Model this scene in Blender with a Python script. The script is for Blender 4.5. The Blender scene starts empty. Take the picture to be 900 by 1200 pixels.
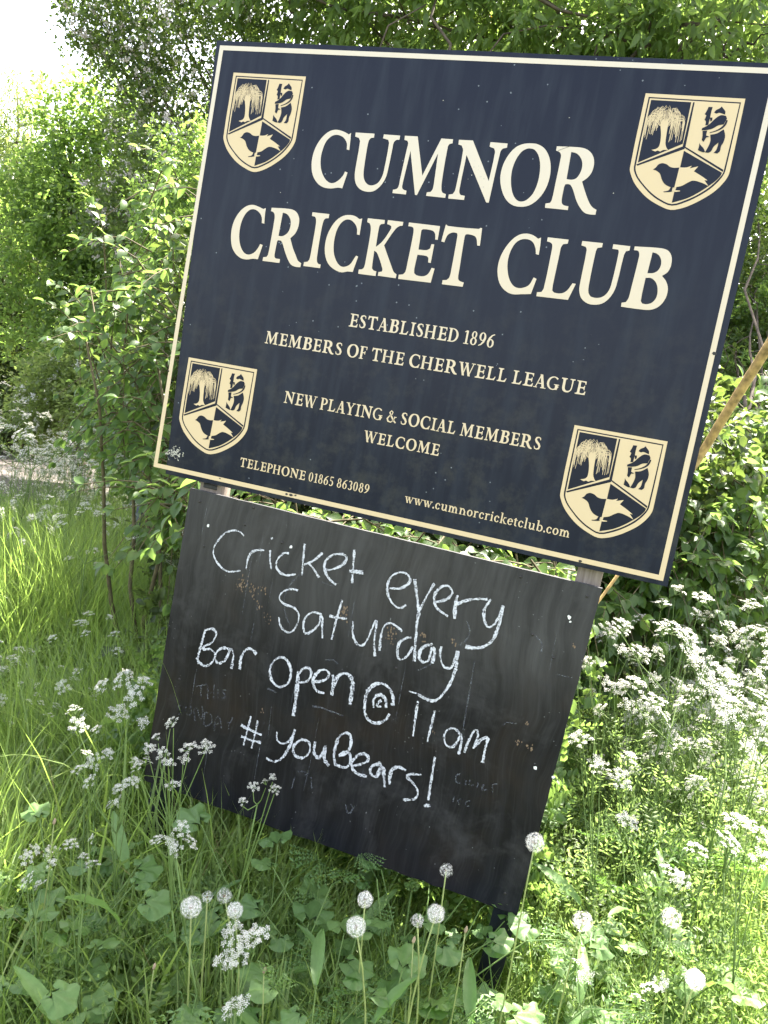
import bpy, math, random
import numpy as np
from mathutils import Vector, Matrix
from mathutils.geometry import tessellate_polygon

RNG = np.random.default_rng(7)
random.seed(7)
rad = math.radians
scene = bpy.context.scene
COL = scene.collection

# ------------------------------------------------------------------ camera
CAM = np.array([1.2220722, -1.84458792, 1.45])
RIGHT = np.array([0.93511113, 0.30212144, 0.18517509])
UP = np.array([-0.20681223, 0.04097573, 0.97752222])
FWD = np.array([-0.28774274, 0.95238838, -0.10079927])
FPX = 921.23
cd = bpy.data.cameras.new('camera'); cam = bpy.data.objects.new('camera', cd); COL.objects.link(cam)
cd.sensor_fit = 'HORIZONTAL'; cd.sensor_width = 36; cd.lens = 36 * FPX / 900
cd.clip_start = 0.05; cd.clip_end = 800
cam.matrix_world = Matrix([[RIGHT[i], UP[i], -FWD[i], CAM[i]] for i in range(3)] + [[0, 0, 0, 1]])
scene.camera = cam

# ------------------------------------------------------------------ light
SUN_EL, SUN_AZ = 57.0, 10.0          # azimuth clockwise from +Y (behind the sign, to its right)
world = bpy.data.worlds.new('World'); scene.world = world; world.use_nodes = True
wn = world.node_tree; wn.nodes.clear()
sky = wn.nodes.new('ShaderNodeTexSky'); sky.sky_type = 'NISHITA'; sky.sun_disc = False
sky.sun_elevation = rad(SUN_EL); sky.sun_rotation = rad(SUN_AZ)
sky.air_density = 1.0; sky.dust_density = 3.0; sky.ozone_density = 1.0
bg = wn.nodes.new('ShaderNodeBackground'); bg.inputs[1].default_value = 0.15
wo = wn.nodes.new('ShaderNodeOutputWorld')
hs = wn.nodes.new('ShaderNodeHueSaturation'); hs.inputs['Saturation'].default_value = .82
wt = wn.nodes.new('ShaderNodeMix'); wt.data_type = 'RGBA'; wt.blend_type = 'MULTIPLY'; wt.inputs[0].default_value = 1; wt.inputs[7].default_value = (1.12, .985, .885, 1)
wn.links.new(sky.outputs[0], hs.inputs['Color']); wn.links.new(hs.outputs[0], wt.inputs[6]); wn.links.new(wt.outputs[2], bg.inputs[0]); wn.links.new(bg.outputs[0], wo.inputs[0])
sl = bpy.data.lights.new('sun', 'SUN'); sl.energy = 4.6; sl.angle = rad(0.6); sl.color = (1.0, 0.95, 0.86)
so = bpy.data.objects.new('sun', sl); COL.objects.link(so)
sd = Vector((math.sin(rad(SUN_AZ)) * math.cos(rad(SUN_EL)), math.cos(rad(SUN_AZ)) * math.cos(rad(SUN_EL)), math.sin(rad(SUN_EL))))
so.rotation_euler = sd.to_track_quat('Z', 'Y').to_euler(); so.location = (4, 8, 12)
scene.view_settings.view_transform = 'Standard'; scene.view_settings.look = 'None'
scene.view_settings.exposure = 2.85; scene.view_settings.gamma = 1
scene.cycles.max_bounces = 10; scene.cycles.transmission_bounces = 6; scene.cycles.diffuse_bounces = 5
scene.cycles.transparent_max_bounces = 8

# ------------------------------------------------------------------ helpers
def at(px, py, depth):
    """world point seen at that place of the 900x1200 view, `depth` metres in front of the camera"""
    return CAM + depth * (FWD + RIGHT * (px - 450) / FPX - UP * (py - 600) / FPX)
def gz(x, y):
    x = np.asarray(x, float); y = np.asarray(y, float)
    return 0.025 * np.sin(x * 1.9 + .4) * np.cos(y * 1.6) + 0.015 * np.sin(x * 4.3 + y * 3.1)

def tag(o, label=None, cat=None, group=None, kind=None):
    if label: o['label'] = label
    if cat: o['category'] = cat
    if group: o['group'] = group
    if kind: o['kind'] = kind
    return o
def empty(name, loc, label, cat, group=None):
    o = bpy.data.objects.new(name, None); COL.objects.link(o); o.location = loc; o.empty_display_size = .05
    return tag(o, label, cat, group)
def obj(name, me, parent=None):
    o = bpy.data.objects.new(name, me); COL.objects.link(o)
    if parent is not None:
        o.parent = parent
    return o
def rel(parent_loc, V):
    return np.asarray(V, float) - np.asarray(parent_loc, float)

def mesh_np(name, V, F, mats, midx=None, smooth=False):
    V = np.ascontiguousarray(V, dtype=np.float32); F = np.ascontiguousarray(F, dtype=np.int32)
    me = bpy.data.meshes.new(name)
    n, k = F.shape
    me.vertices.add(len(V)); me.vertices.foreach_set('co', V.ravel())
    me.loops.add(n * k); me.loops.foreach_set('vertex_index', F.ravel())
    me.polygons.add(n)
    me.polygons.foreach_set('loop_start', np.arange(0, n * k, k, dtype=np.int32))
    me.polygons.foreach_set('loop_total', np.full(n, k, dtype=np.int32))
    for m in (mats if isinstance(mats, (list, tuple)) else [mats]): me.materials.append(m)
    if midx is not None: me.polygons.foreach_set('material_index', np.ascontiguousarray(midx, dtype=np.int32))
    if smooth: me.polygons.foreach_set('use_smooth', np.ones(n, dtype=bool))
    me.update(calc_edges=True); me.validate()
    return me

class MB:
    """collects mixed faces as triangles, several materials"""
    def __init__(s): s.v = []; s.f = []; s.m = []; s.n = 0
    def add(s, V, F, m=0):
        V = np.asarray(V, float); s.v.append(V)
        for f in F:
            for i in range(1, len(f) - 1):
                s.f.append((f[0] + s.n, f[i] + s.n, f[i + 1] + s.n)); s.m.append(m)
        s.n += len(V)
    def box(s, lo, hi, m=0):
        x0, y0, z0 = lo; x1, y1, z1 = hi
        V = [(x0,y0,z0),(x1,y0,z0),(x1,y1,z0),(x0,y1,z0),(x0,y0,z1),(x1,y0,z1),(x1,y1,z1),(x0,y1,z1)]
        s.add(V, [(0,3,2,1),(4,5,6,7),(0,1,5,4),(1,2,6,5),(2,3,7,6),(3,0,4,7)], m)
    def tube(s, pts, radii, sides=5, m=0, cap=True):
        pts = np.asarray(pts, float); n = len(pts)
        if np.isscalar(radii): radii = [radii] * n
        T = np.gradient(pts, axis=0); T /= np.linalg.norm(T, axis=1)[:, None] + 1e-9
        a = np.array([0., 0, 1]) if abs(T[0][2]) < .9 else np.array([1., 0, 0])
        V = []
        for i in range(n):
            u = np.cross(T[i], a); u /= np.linalg.norm(u) + 1e-9; w = np.cross(T[i], u); a = -w if False else a
            for k in range(sides):
                an = 2 * math.pi * k / sides
                V.append(pts[i] + radii[i] * (u * math.cos(an) + w * math.sin(an)))
        F = []
        for i in range(n - 1):
            for k in range(sides):
                k2 = (k + 1) % sides
                F.append((i*sides+k, i*sides+k2, (i+1)*sides+k2, (i+1)*sides+k))
        if cap: F.append(tuple(range(sides))[::-1]); F.append(tuple((n-1)*sides+k for k in range(sides)))
        s.add(V, F, m)
    def mesh(s, name, mats, smooth=False):
        return mesh_np(name, np.concatenate(s.v), np.array(s.f), mats, s.m, smooth)

def curve_pts(a, b, sag=0.0, n=6, side=None):
    a = np.asarray(a, float); b = np.asarray(b, float)
    t = np.linspace(0, 1, n)[:, None]
    P = a + (b - a) * t
    off = np.array([0, 0, 1.0]) if side is None else np.asarray(side, float)
    return P + off * sag * (4 * t * (1 - t))

# ------------------------------------------------------------------ materials
def newmat(name):
    m = bpy.data.materials.new(name); m.use_nodes = True; m.node_tree.nodes.clear()
    return m, m.node_tree.nodes, m.node_tree.links
def ramp(N, L, src, stops):
    r = N.new('ShaderNodeValToRGB'); e = r.color_ramp.elements
    while len(e) < len(stops): e.new(0.5)
    for i, (p, c) in enumerate(stops): e[i].position = p; e[i].color = (*c, 1) if len(c) == 3 else c
    L.new(src, r.inputs[0]); return r
def noise(N, L, vec, scale, detail=3, rough=.55):
    t = N.new('ShaderNodeTexNoise'); t.inputs['Scale'].default_value = scale; t.inputs['Detail'].default_value = detail
    t.inputs['Roughness'].default_value = rough
    if vec is not None: L.new(vec, t.inputs['Vector'])
    return t
def mixc(N, L, fac, a, b, mode='MIX'):
    m = N.new('ShaderNodeMix'); m.data_type = 'RGBA'; m.blend_type = mode
    for s, v in ((0, fac), (6, a), (7, b)):
        if hasattr(v, 'is_output'): L.new(v, m.inputs[s])
        else: m.inputs[s].default_value = v if not isinstance(v, tuple) or len(v) == 4 else (*v, 1)
    return m.outputs[2]
def mth(N, L, op, a, b=0.0, c=None):
    m = N.new('ShaderNodeMath'); m.operation = op
    for i, v in enumerate((a, b) if c is None else (a, b, c)):
        if hasattr(v, 'is_output'): L.new(v, m.inputs[i])
        else: m.inputs[i].default_value = v
    return m.outputs[0]

def leaf_mat(name, cols, trans=(0.20, 0.32, 0.03), tf=.45, rough=.5, spec=.35, patch=1.3, island=True):
    m, N, L = newmat(name)
    if island: g = N.new('ShaderNodeNewGeometry'); rnd = g.outputs['Random Per Island']
    else: g = N.new('ShaderNodeObjectInfo'); rnd = g.outputs['Random']
    tc = N.new('ShaderNodeNewGeometry')
    nz = noise(N, L, tc.outputs['Position'], patch, 2)
    v = mth(N, L, 'ADD', mth(N, L, 'MULTIPLY', rnd, .65), mth(N, L, 'MULTIPLY', nz.outputs[0], .5))
    k = len(cols)
    r = ramp(N, L, v, [(.1 + .85 * i / (k - 1), c) for i, c in enumerate(cols)])
    r2 = mixc(N, L, .5, r.outputs[0], (*trans, 1))
    nz2 = noise(N, L, tc.outputs['Position'], 260, 2)
    mo = noise(N, L, tc.outputs['Position'], 75, 4, .7)
    bs = N.new('ShaderNodeBsdfPrincipled'); bs.inputs['Roughness'].default_value = rough
    bs.inputs['Specular IOR Level'].default_value = spec
    bp = N.new('ShaderNodeBump'); bp.inputs['Strength'].default_value = .25; bp.inputs['Distance'].default_value = .002
    L.new(nz2.outputs[0], bp.inputs['Height']); L.new(bp.outputs[0], bs.inputs['Normal'])
    mr = ramp(N, L, mo.outputs[0], [(.3, (.72, .74, .66)), (.7, (1.18, 1.14, 1.05))]); L.new(mixc(N, L, 1.0, r.outputs[0], mr.outputs[0], 'MULTIPLY'), bs.inputs['Base Color'])
    tr = N.new('ShaderNodeBsdfTranslucent'); L.new(mixc(N, L, 1.0, r2, (1.9, 1.9, 1.5, 1), 'MULTIPLY'), tr.inputs[0])
    mx = N.new('ShaderNodeMixShader'); mx.inputs[0].default_value = tf
    L.new(bs.outputs[0], mx.inputs[1]); L.new(tr.outputs[0], mx.inputs[2])
    o = N.new('ShaderNodeOutputMaterial'); L.new(mx.outputs[0], o.inputs[0])
    return m
def plain(name, col, rough=.7, spec=.3, var=.25, scale=30, tf=0.0):
    m, N, L = newmat(name)
    tc = N.new('ShaderNodeTexCoord'); nz = noise(N, L, tc.outputs['Object'], scale, 4)
    d = tuple(c * (1 - var) for c in col); u = tuple(min(1, c * (1 + var)) for c in col)
    r = ramp(N, L, nz.outputs[0], [(.3, d), (.7, u)])
    bs = N.new('ShaderNodeBsdfPrincipled'); bs.inputs['Roughness'].default_value = rough; bs.inputs['Specular IOR Level'].default_value = spec
    L.new(r.outputs[0], bs.inputs['Base Color'])
    bp = N.new('ShaderNodeBump'); bp.inputs['Strength'].default_value = .3; bp.inputs['Distance'].default_value = .002
    L.new(nz.outputs[0], bp.inputs['Height']); L.new(bp.outputs[0], bs.inputs['Normal'])
    o = N.new('ShaderNodeOutputMaterial')
    if tf > 0:
        tr = N.new('ShaderNodeBsdfTranslucent'); L.new(r.outputs[0], tr.inputs[0])
        mx = N.new('ShaderNodeMixShader'); mx.inputs[0].default_value = tf
        L.new(bs.outputs[0], mx.inputs[1]); L.new(tr.outputs[0], mx.inputs[2]); L.new(mx.outputs[0], o.inputs[0])
    else: L.new(bs.outputs[0], o.inputs[0])
    return m

def mat_board():
    m, N, L = newmat('navy_enamel')
    tc = N.new('ShaderNodeTexCoord'); P = tc.outputs['Object']
    sep = N.new('ShaderNodeSeparateXYZ'); L.new(P, sep.inputs[0])
    base = (0.0055, 0.008, 0.0185)
    mp = N.new('ShaderNodeMapping'); mp.inputs['Scale'].default_value = (9, 1, 1.2); L.new(P, mp.inputs[0])
    streak = noise(N, L, mp.outputs[0], 3.0, 4)
    s = ramp(N, L, streak.outputs[0], [(.45, (0, 0, 0)), (.8, (1, 1, 1))])
    c1 = mixc(N, L, mth(N, L, 'MULTIPLY', s.outputs[0], .45), base, (0.032, 0.040, 0.055))
    # dirt bloom towards the lower half of the board
    dirt = noise(N, L, P, 14, 5, .7); d = ramp(N, L, dirt.outputs[0], [(.48, (0, 0, 0)), (.72, (1, 1, 1))])
    low = N.new('ShaderNodeMapRange'); low.inputs[1].default_value = 1.95; low.inputs[2].default_value = 1.4
    L.new(sep.outputs[2], low.inputs[0])
    c2 = mixc(N, L, mth(N, L, 'MULTIPLY', mth(N, L, 'MULTIPLY', d.outputs[0], low.outputs[0]), .6), c1, (0.045, 0.045, 0.040))
    vor = N.new('ShaderNodeTexVoronoi'); vor.inputs['Scale'].default_value = 42; L.new(P, vor.inputs[0])
    sp = mth(N, L, 'LESS_THAN', vor.outputs['Distance'], .075)
    wh = noise(N, L, P, 3.1, 2); sp = mth(N, L, 'MULTIPLY', sp, mth(N, L, 'GREATER_THAN', wh.outputs[0], .52))
    c3 = mixc(N, L, mth(N, L, 'MULTIPLY', sp, .45), c2, (0.30, 0.33, 0.36))
    bs = N.new('ShaderNodeBsdfPrincipled'); L.new(c3, bs.inputs['Base Color'])
    rr = N.new('ShaderNodeMapRange'); rr.inputs[3].default_value = .22; rr.inputs[4].default_value = .42
    L.new(streak.outputs[0], rr.inputs[0]); L.new(rr.outputs[0], bs.inputs['Roughness'])
    bs.inputs['Specular IOR Level'].default_value = .18
    o = N.new('ShaderNodeOutputMaterial'); L.new(bs.outputs[0], o.inputs[0])
    return m
def mat_cream():
    m, N, L = newmat('cream_print')
    tc = N.new('ShaderNodeTexCoord'); P = tc.outputs['Object']
    sep = N.new('ShaderNodeSeparateXYZ'); L.new(P, sep.inputs[0])
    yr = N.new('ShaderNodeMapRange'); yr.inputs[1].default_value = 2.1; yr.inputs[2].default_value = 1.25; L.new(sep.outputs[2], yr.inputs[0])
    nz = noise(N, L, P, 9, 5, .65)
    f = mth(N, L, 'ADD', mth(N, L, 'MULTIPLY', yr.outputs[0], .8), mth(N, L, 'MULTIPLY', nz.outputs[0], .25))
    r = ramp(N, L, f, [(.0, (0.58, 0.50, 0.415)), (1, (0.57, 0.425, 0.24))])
    bs = N.new('ShaderNodeBsdfPrincipled'); L.new(r.outputs[0], bs.inputs['Base Color']); bs.inputs['Roughness'].default_value = .5
    o = N.new('ShaderNodeOutputMaterial'); L.new(bs.outputs[0], o.inputs[0]); return m
def mat_chalkboard():
    m, N, L = newmat('blackboard_paint')
    tc = N.new('ShaderNodeTexCoord'); P = tc.outputs['Object']
    mp = N.new('ShaderNodeMapping'); mp.inputs['Scale'].default_value = (11, 1, 1.3)
    wp = noise(N, L, P, 2.5, 3); ad = N.new('ShaderNodeVectorMath'); ad.operation = 'MULTIPLY_ADD'; L.new(wp.outputs['Color'], ad.inputs[0]); ad.inputs[1].default_value = (.12, 0, .3); L.new(P, ad.inputs[2]); P = ad.outputs[0]; L.new(P, mp.inputs[0])
    g = noise(N, L, mp.outputs[0], 3, 5, .6)
    mp2 = N.new('ShaderNodeMapping'); mp2.inputs['Scale'].default_value = (48, 1, 1.6); L.new(P, mp2.inputs[0])
    g2 = noise(N, L, mp2.outputs[0], 4, 4, .6)
    big = noise(N, L, P, 3.2, 4, .6)
    r = ramp(N, L, big.outputs[0], [(.3, (0.005, 0.005, 0.007)), (.52, (0.009, 0.0082, 0.0082)), (.72, (0.020, 0.0145, 0.011))])
    s = ramp(N, L, g.outputs[0], [(.42, (0, 0, 0)), (.78, (1, 1, 1))])
    c1 = mixc(N, L, mth(N, L, 'MULTIPLY', s.outputs[0], .45), r.outputs[0], (0.030, 0.030, 0.033))
    s2 = ramp(N, L, g2.outputs[0], [(.5, (0, 0, 0)), (.8, (1, 1, 1))])
    c1 = mixc(N, L, mth(N, L, 'MULTIPLY', s2.outputs[0], .16), c1, (0.085, 0.083, 0.082))
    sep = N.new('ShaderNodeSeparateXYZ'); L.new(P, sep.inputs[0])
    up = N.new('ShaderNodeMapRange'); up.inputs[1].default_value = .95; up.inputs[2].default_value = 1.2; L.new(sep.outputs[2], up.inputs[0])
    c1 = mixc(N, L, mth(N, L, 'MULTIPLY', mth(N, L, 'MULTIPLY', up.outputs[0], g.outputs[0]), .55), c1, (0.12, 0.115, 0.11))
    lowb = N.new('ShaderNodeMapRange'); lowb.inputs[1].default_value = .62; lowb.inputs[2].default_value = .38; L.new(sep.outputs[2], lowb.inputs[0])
    c1 = mixc(N, L, mth(N, L, 'MULTIPLY', lowb.outputs[0], .7), c1, (0.0045, 0.0085, 0.017))   # shifts to dark navy towards the foot
    # wiped chalk dust
    du = noise(N, L, P, 5.5, 5, .7); dr = ramp(N, L, du.outputs[0], [(.52, (0, 0, 0)), (.8, (1, 1, 1))])
    c1 = mixc(N, L, mth(N, L, 'MULTIPLY', dr.outputs[0], .55), c1, (0.075, 0.072, 0.072))
    vor = N.new('ShaderNodeTexVoronoi'); vor.inputs['Scale'].default_value = 60; L.new(P, vor.inputs[0])
    sp = mth(N, L, 'LESS_THAN', vor.outputs['Distance'], .06)
    wh = noise(N, L, P, 6, 2); sp = mth(N, L, 'MULTIPLY', sp, mth(N, L, 'GREATER_THAN', wh.outputs[0], .55))
    c3 = mixc(N, L, mth(N, L, 'MULTIPLY', sp, .5), c1, (0.30, 0.30, 0.30))
    bs = N.new('ShaderNodeBsdfPrincipled'); L.new(c3, bs.inputs['Base Color']); bs.inputs['Roughness'].default_value = .5
    bs.inputs['Specular IOR Level'].default_value = .13
    bp = N.new('ShaderNodeBump'); bp.inputs['Strength'].default_value = .15; bp.inputs['Distance'].default_value = .0006
    L.new(g2.outputs[0], bp.inputs['Height']); L.new(bp.outputs[0], bs.inputs['Normal'])
    o = N.new('ShaderNodeOutputMaterial'); L.new(bs.outputs[0], o.inputs[0]); return m
def mat_chalk(name, col, thr, op):
    m, N, L = newmat(name)
    tc = N.new('ShaderNodeTexCoord'); nz = noise(N, L, tc.outputs['Object'], 330, 3, .8)
    nb = noise(N, L, tc.outputs['Object'], 60, 2, .5)
    v = mth(N, L, 'ADD', mth(N, L, 'MULTIPLY', nz.outputs[0], .75), mth(N, L, 'MULTIPLY', nb.outputs[0], .25))
    r = ramp(N, L, v, [(thr - .04, (0, 0, 0)), (thr + .04, (op, op, op))])
    df = N.new('ShaderNodeBsdfDiffuse'); df.inputs[0].default_value = (*col, 1)
    tr = N.new('ShaderNodeBsdfTransparent'); mx = N.new('ShaderNodeMixShader')
    L.new(r.outputs[0], mx.inputs[0]); L.new(tr.outputs[0], mx.inputs[1]); L.new(df.outputs[0], mx.inputs[2])
    o = N.new('ShaderNodeOutputMaterial'); L.new(mx.outputs[0], o.inputs[0]); return m
def mat_post():
    m, N, L = newmat('weathered_post')
    tc = N.new('ShaderNodeTexCoord'); P = tc.outputs['Object']
    mp = N.new('ShaderNodeMapping'); mp.inputs['Scale'].default_value = (40, 40, 3); L.new(P, mp.inputs[0])
    g = noise(N, L, mp.outputs[0], 3, 5)
    r = ramp(N, L, g.outputs[0], [(.3, (0.10, 0.075, 0.055)), (.7, (0.24, 0.20, 0.17))])
    sep = N.new('ShaderNodeSeparateXYZ'); L.new(P, sep.inputs[0])
    e = mth(N, L, 'LESS_THAN', mth(N, L, 'ADD', sep.outputs[2], mth(N, L, 'MULTIPLY', g.outputs[0], .1)), .7)
    c = mixc(N, L, e, r.outputs[0], (0.005, 0.008, 0.016))
    bs = N.new('ShaderNodeBsdfPrincipled'); L.new(c, bs.inputs['Base Color']); bs.inputs['Roughness'].default_value = .75
    bp = N.new('ShaderNodeBump'); bp.inputs['Strength'].default_value = .5; bp.inputs['Distance'].default_value = .002
    L.new(g.outputs[0], bp.inputs['Height']); L.new(bp.outputs[0], bs.inputs['Normal'])
    o = N.new('ShaderNodeOutputMaterial'); L.new(bs.outputs[0], o.inputs[0]); return m
def mat_ground():
    m, N, L = newmat('earth_and_litter')
    g = N.new('ShaderNodeNewGeometry'); P = g.outputs['Position']
    n1 = noise(N, L, P, 1.2, 5, .6); n2 = noise(N, L, P, 26, 4, .7)
    r = ramp(N, L, n1.outputs[0], [(.35, (0.055, 0.085, 0.022)), (.65, (0.085, 0.125, 0.032))])
    r2 = ramp(N, L, n2.outputs[0], [(.4, (0.03, 0.022, 0.014)), (.65, (0.05, 0.07, 0.02))])
    c = mixc(N, L, .5, r.outputs[0], r2.outputs[0])
    bs = N.new('ShaderNodeBsdfPrincipled'); L.new(c, bs.inputs['Base Color']); bs.inputs['Roughness'].default_value = .9
    bp = N.new('ShaderNodeBump'); bp.inputs['Strength'].default_value = .8; bp.inputs['Distance'].default_value = .03
    L.new(n2.outputs[0], bp.inputs['Height']); L.new(bp.outputs[0], bs.inputs['Normal'])
    o = N.new('ShaderNodeOutputMaterial'); L.new(bs.outputs[0], o.inputs[0]); return m
def mat_road():
    m, N, L = newmat('worn_lane')
    g = N.new('ShaderNodeNewGeometry'); P = g.outputs['Position']
    n1 = noise(N, L, P, .8, 5, .6); n2 = noise(N, L, P, 60, 3, .7)
    r = ramp(N, L, n1.outputs[0], [(.35, (0.05, 0.04, 0.033)), (.65, (0.10, 0.082, 0.07))])
    r2 = ramp(N, L, n2.outputs[0], [(.3, (0.04, 0.034, 0.03)), (.7, (0.13, 0.11, 0.095))])
    c = mixc(N, L, .45, r.outputs[0], r2.outputs[0])
    bs = N.new('ShaderNodeBsdfPrincipled'); L.new(c, bs.inputs['Base Color']); bs.inputs['Roughness'].default_value = .85
    bp = N.new('ShaderNodeBump'); bp.inputs['Strength'].default_value = .5; bp.inputs['Distance'].default_value = .01
    L.new(n2.outputs[0], bp.inputs['Height']); L.new(bp.outputs[0], bs.inputs['Normal'])
    o = N.new('ShaderNodeOutputMaterial'); L.new(bs.outputs[0], o.inputs[0]); return m

M = dict(
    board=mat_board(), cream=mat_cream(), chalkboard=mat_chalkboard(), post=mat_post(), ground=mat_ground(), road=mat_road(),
    board_print=plain('navy_print', (0.0055, 0.008, 0.0185), .32, .18, .15, 20),
    edge=plain('board_edge', (0.05, 0.05, 0.052), .8, .3, .4, 60),
    chalk=mat_chalk('white_chalk', (0.64, 0.64, 0.68), .465, .92), faint=mat_chalk('wiped_chalk', (0.38, 0.41, 0.47), .52, .26),
    peel=plain('bare_wood_patch', (0.17, 0.12, 0.08), .85, .2, .35, 120),
    lichen=plain('white_spot', (0.70, 0.69, 0.66), .8, .2, .1, 90), pock=plain('scratched_white', (0.42, 0.40, 0.34), .8, .2, .3, 200),
    nail=plain('rusty_screw', (0.022, 0.018, 0.016), .6, .5, .4, 300),
    bark=plain('bark', (0.085, 0.068, 0.05), .9, .2, .45, 18), twig=plain('twig', (0.10, 0.085, 0.045), .8, .2, .3, 40),
    pole=plain('ochre_pole', (0.34, 0.235, 0.085), .75, .3, .5, 45), metal=plain('dark_blue_metal', (0.018, 0.026, 0.042), .5, .5, .2, 20),
    haw=leaf_mat('hawthorn_leaf', [(0.026, 0.046, 0.017), (0.042, 0.070, 0.022), (0.068, 0.105, 0.030)], (0.20, 0.29, 0.06), .38),
    wil=leaf_mat('willow_leaf', [(0.045, 0.080, 0.026), (0.070, 0.115, 0.036), (0.10, 0.15, 0.05)], (0.26, 0.38, 0.09), .45),
    map=leaf_mat('maple_leaf', [(0.048, 0.084, 0.026), (0.070, 0.118, 0.034), (0.10, 0.155, 0.046)], (0.26, 0.40, 0.085), .48),
    air=leaf_mat('pale_leaf', [(0.06, 0.088, 0.025), (0.085, 0.12, 0.035), (0.12, 0.15, 0.045)], (0.28, 0.37, 0.12), .48),
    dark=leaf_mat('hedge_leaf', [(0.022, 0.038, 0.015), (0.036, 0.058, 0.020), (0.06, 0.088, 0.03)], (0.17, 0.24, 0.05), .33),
    dog=leaf_mat('dogwood_leaf', [(0.035, 0.075, 0.02), (0.055, 0.105, 0.03), (0.085, 0.15, 0.042)], (0.24, 0.36, 0.09), .42, .45, .35),
    dogi=leaf_mat('dogwood_leaf_single', [(0.035, 0.075, 0.02), (0.058, 0.11, 0.03), (0.085, 0.155, 0.045)], (0.24, 0.36, 0.09), .42, .45, .35, island=False),
    grass=leaf_mat('grass_blade', [(0.085, 0.125, 0.034), (0.128, 0.190, 0.052), (0.18, 0.245, 0.072)], (0.28, 0.42, 0.09), .42, .42, .4),
    herb=leaf_mat('herb_leaf', [(0.080, 0.122, 0.042), (0.110, 0.165, 0.056), (0.155, 0.21, 0.074)], (0.27, 0.40, 0.13), .46, .5, .35),
    herbi=leaf_mat('broad_leaf', [(0.065, 0.125, 0.042), (0.095, 0.17, 0.057), (0.13, 0.215, 0.072)], (0.20, 0.38, 0.05), .35, .5, .35, island=False),
    straw=plain('dry_straw', (0.34, 0.27, 0.13), .8, .2, .3, 20, .2),
    yel=plain('yellowed_leaf', (0.5, 0.30, 0.03), .6, .3, .2, 20, .4),
    stem=plain('green_stem', (0.12, 0.19, 0.05), .6, .3, .25, 30, .15), dstem=plain('dandelion_stem', (0.30, 0.36, 0.12), .5, .4, .2, 30, .3),
    petal=plain('white_petal', (0.62, 0.62, 0.54), .7, .2, .06, 60, .35), bloss=plain('hawthorn_blossom', (0.62, 0.57, 0.54), .8, .2, .25, 8, .3),
    fluff=plain('seed_fluff', (0.88, 0.87, 0.84), .9, .1, .03, 60, .55), seed=plain('seed_core', (0.30, 0.23, 0.15), .8, .2, .3, 60),
)
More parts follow.
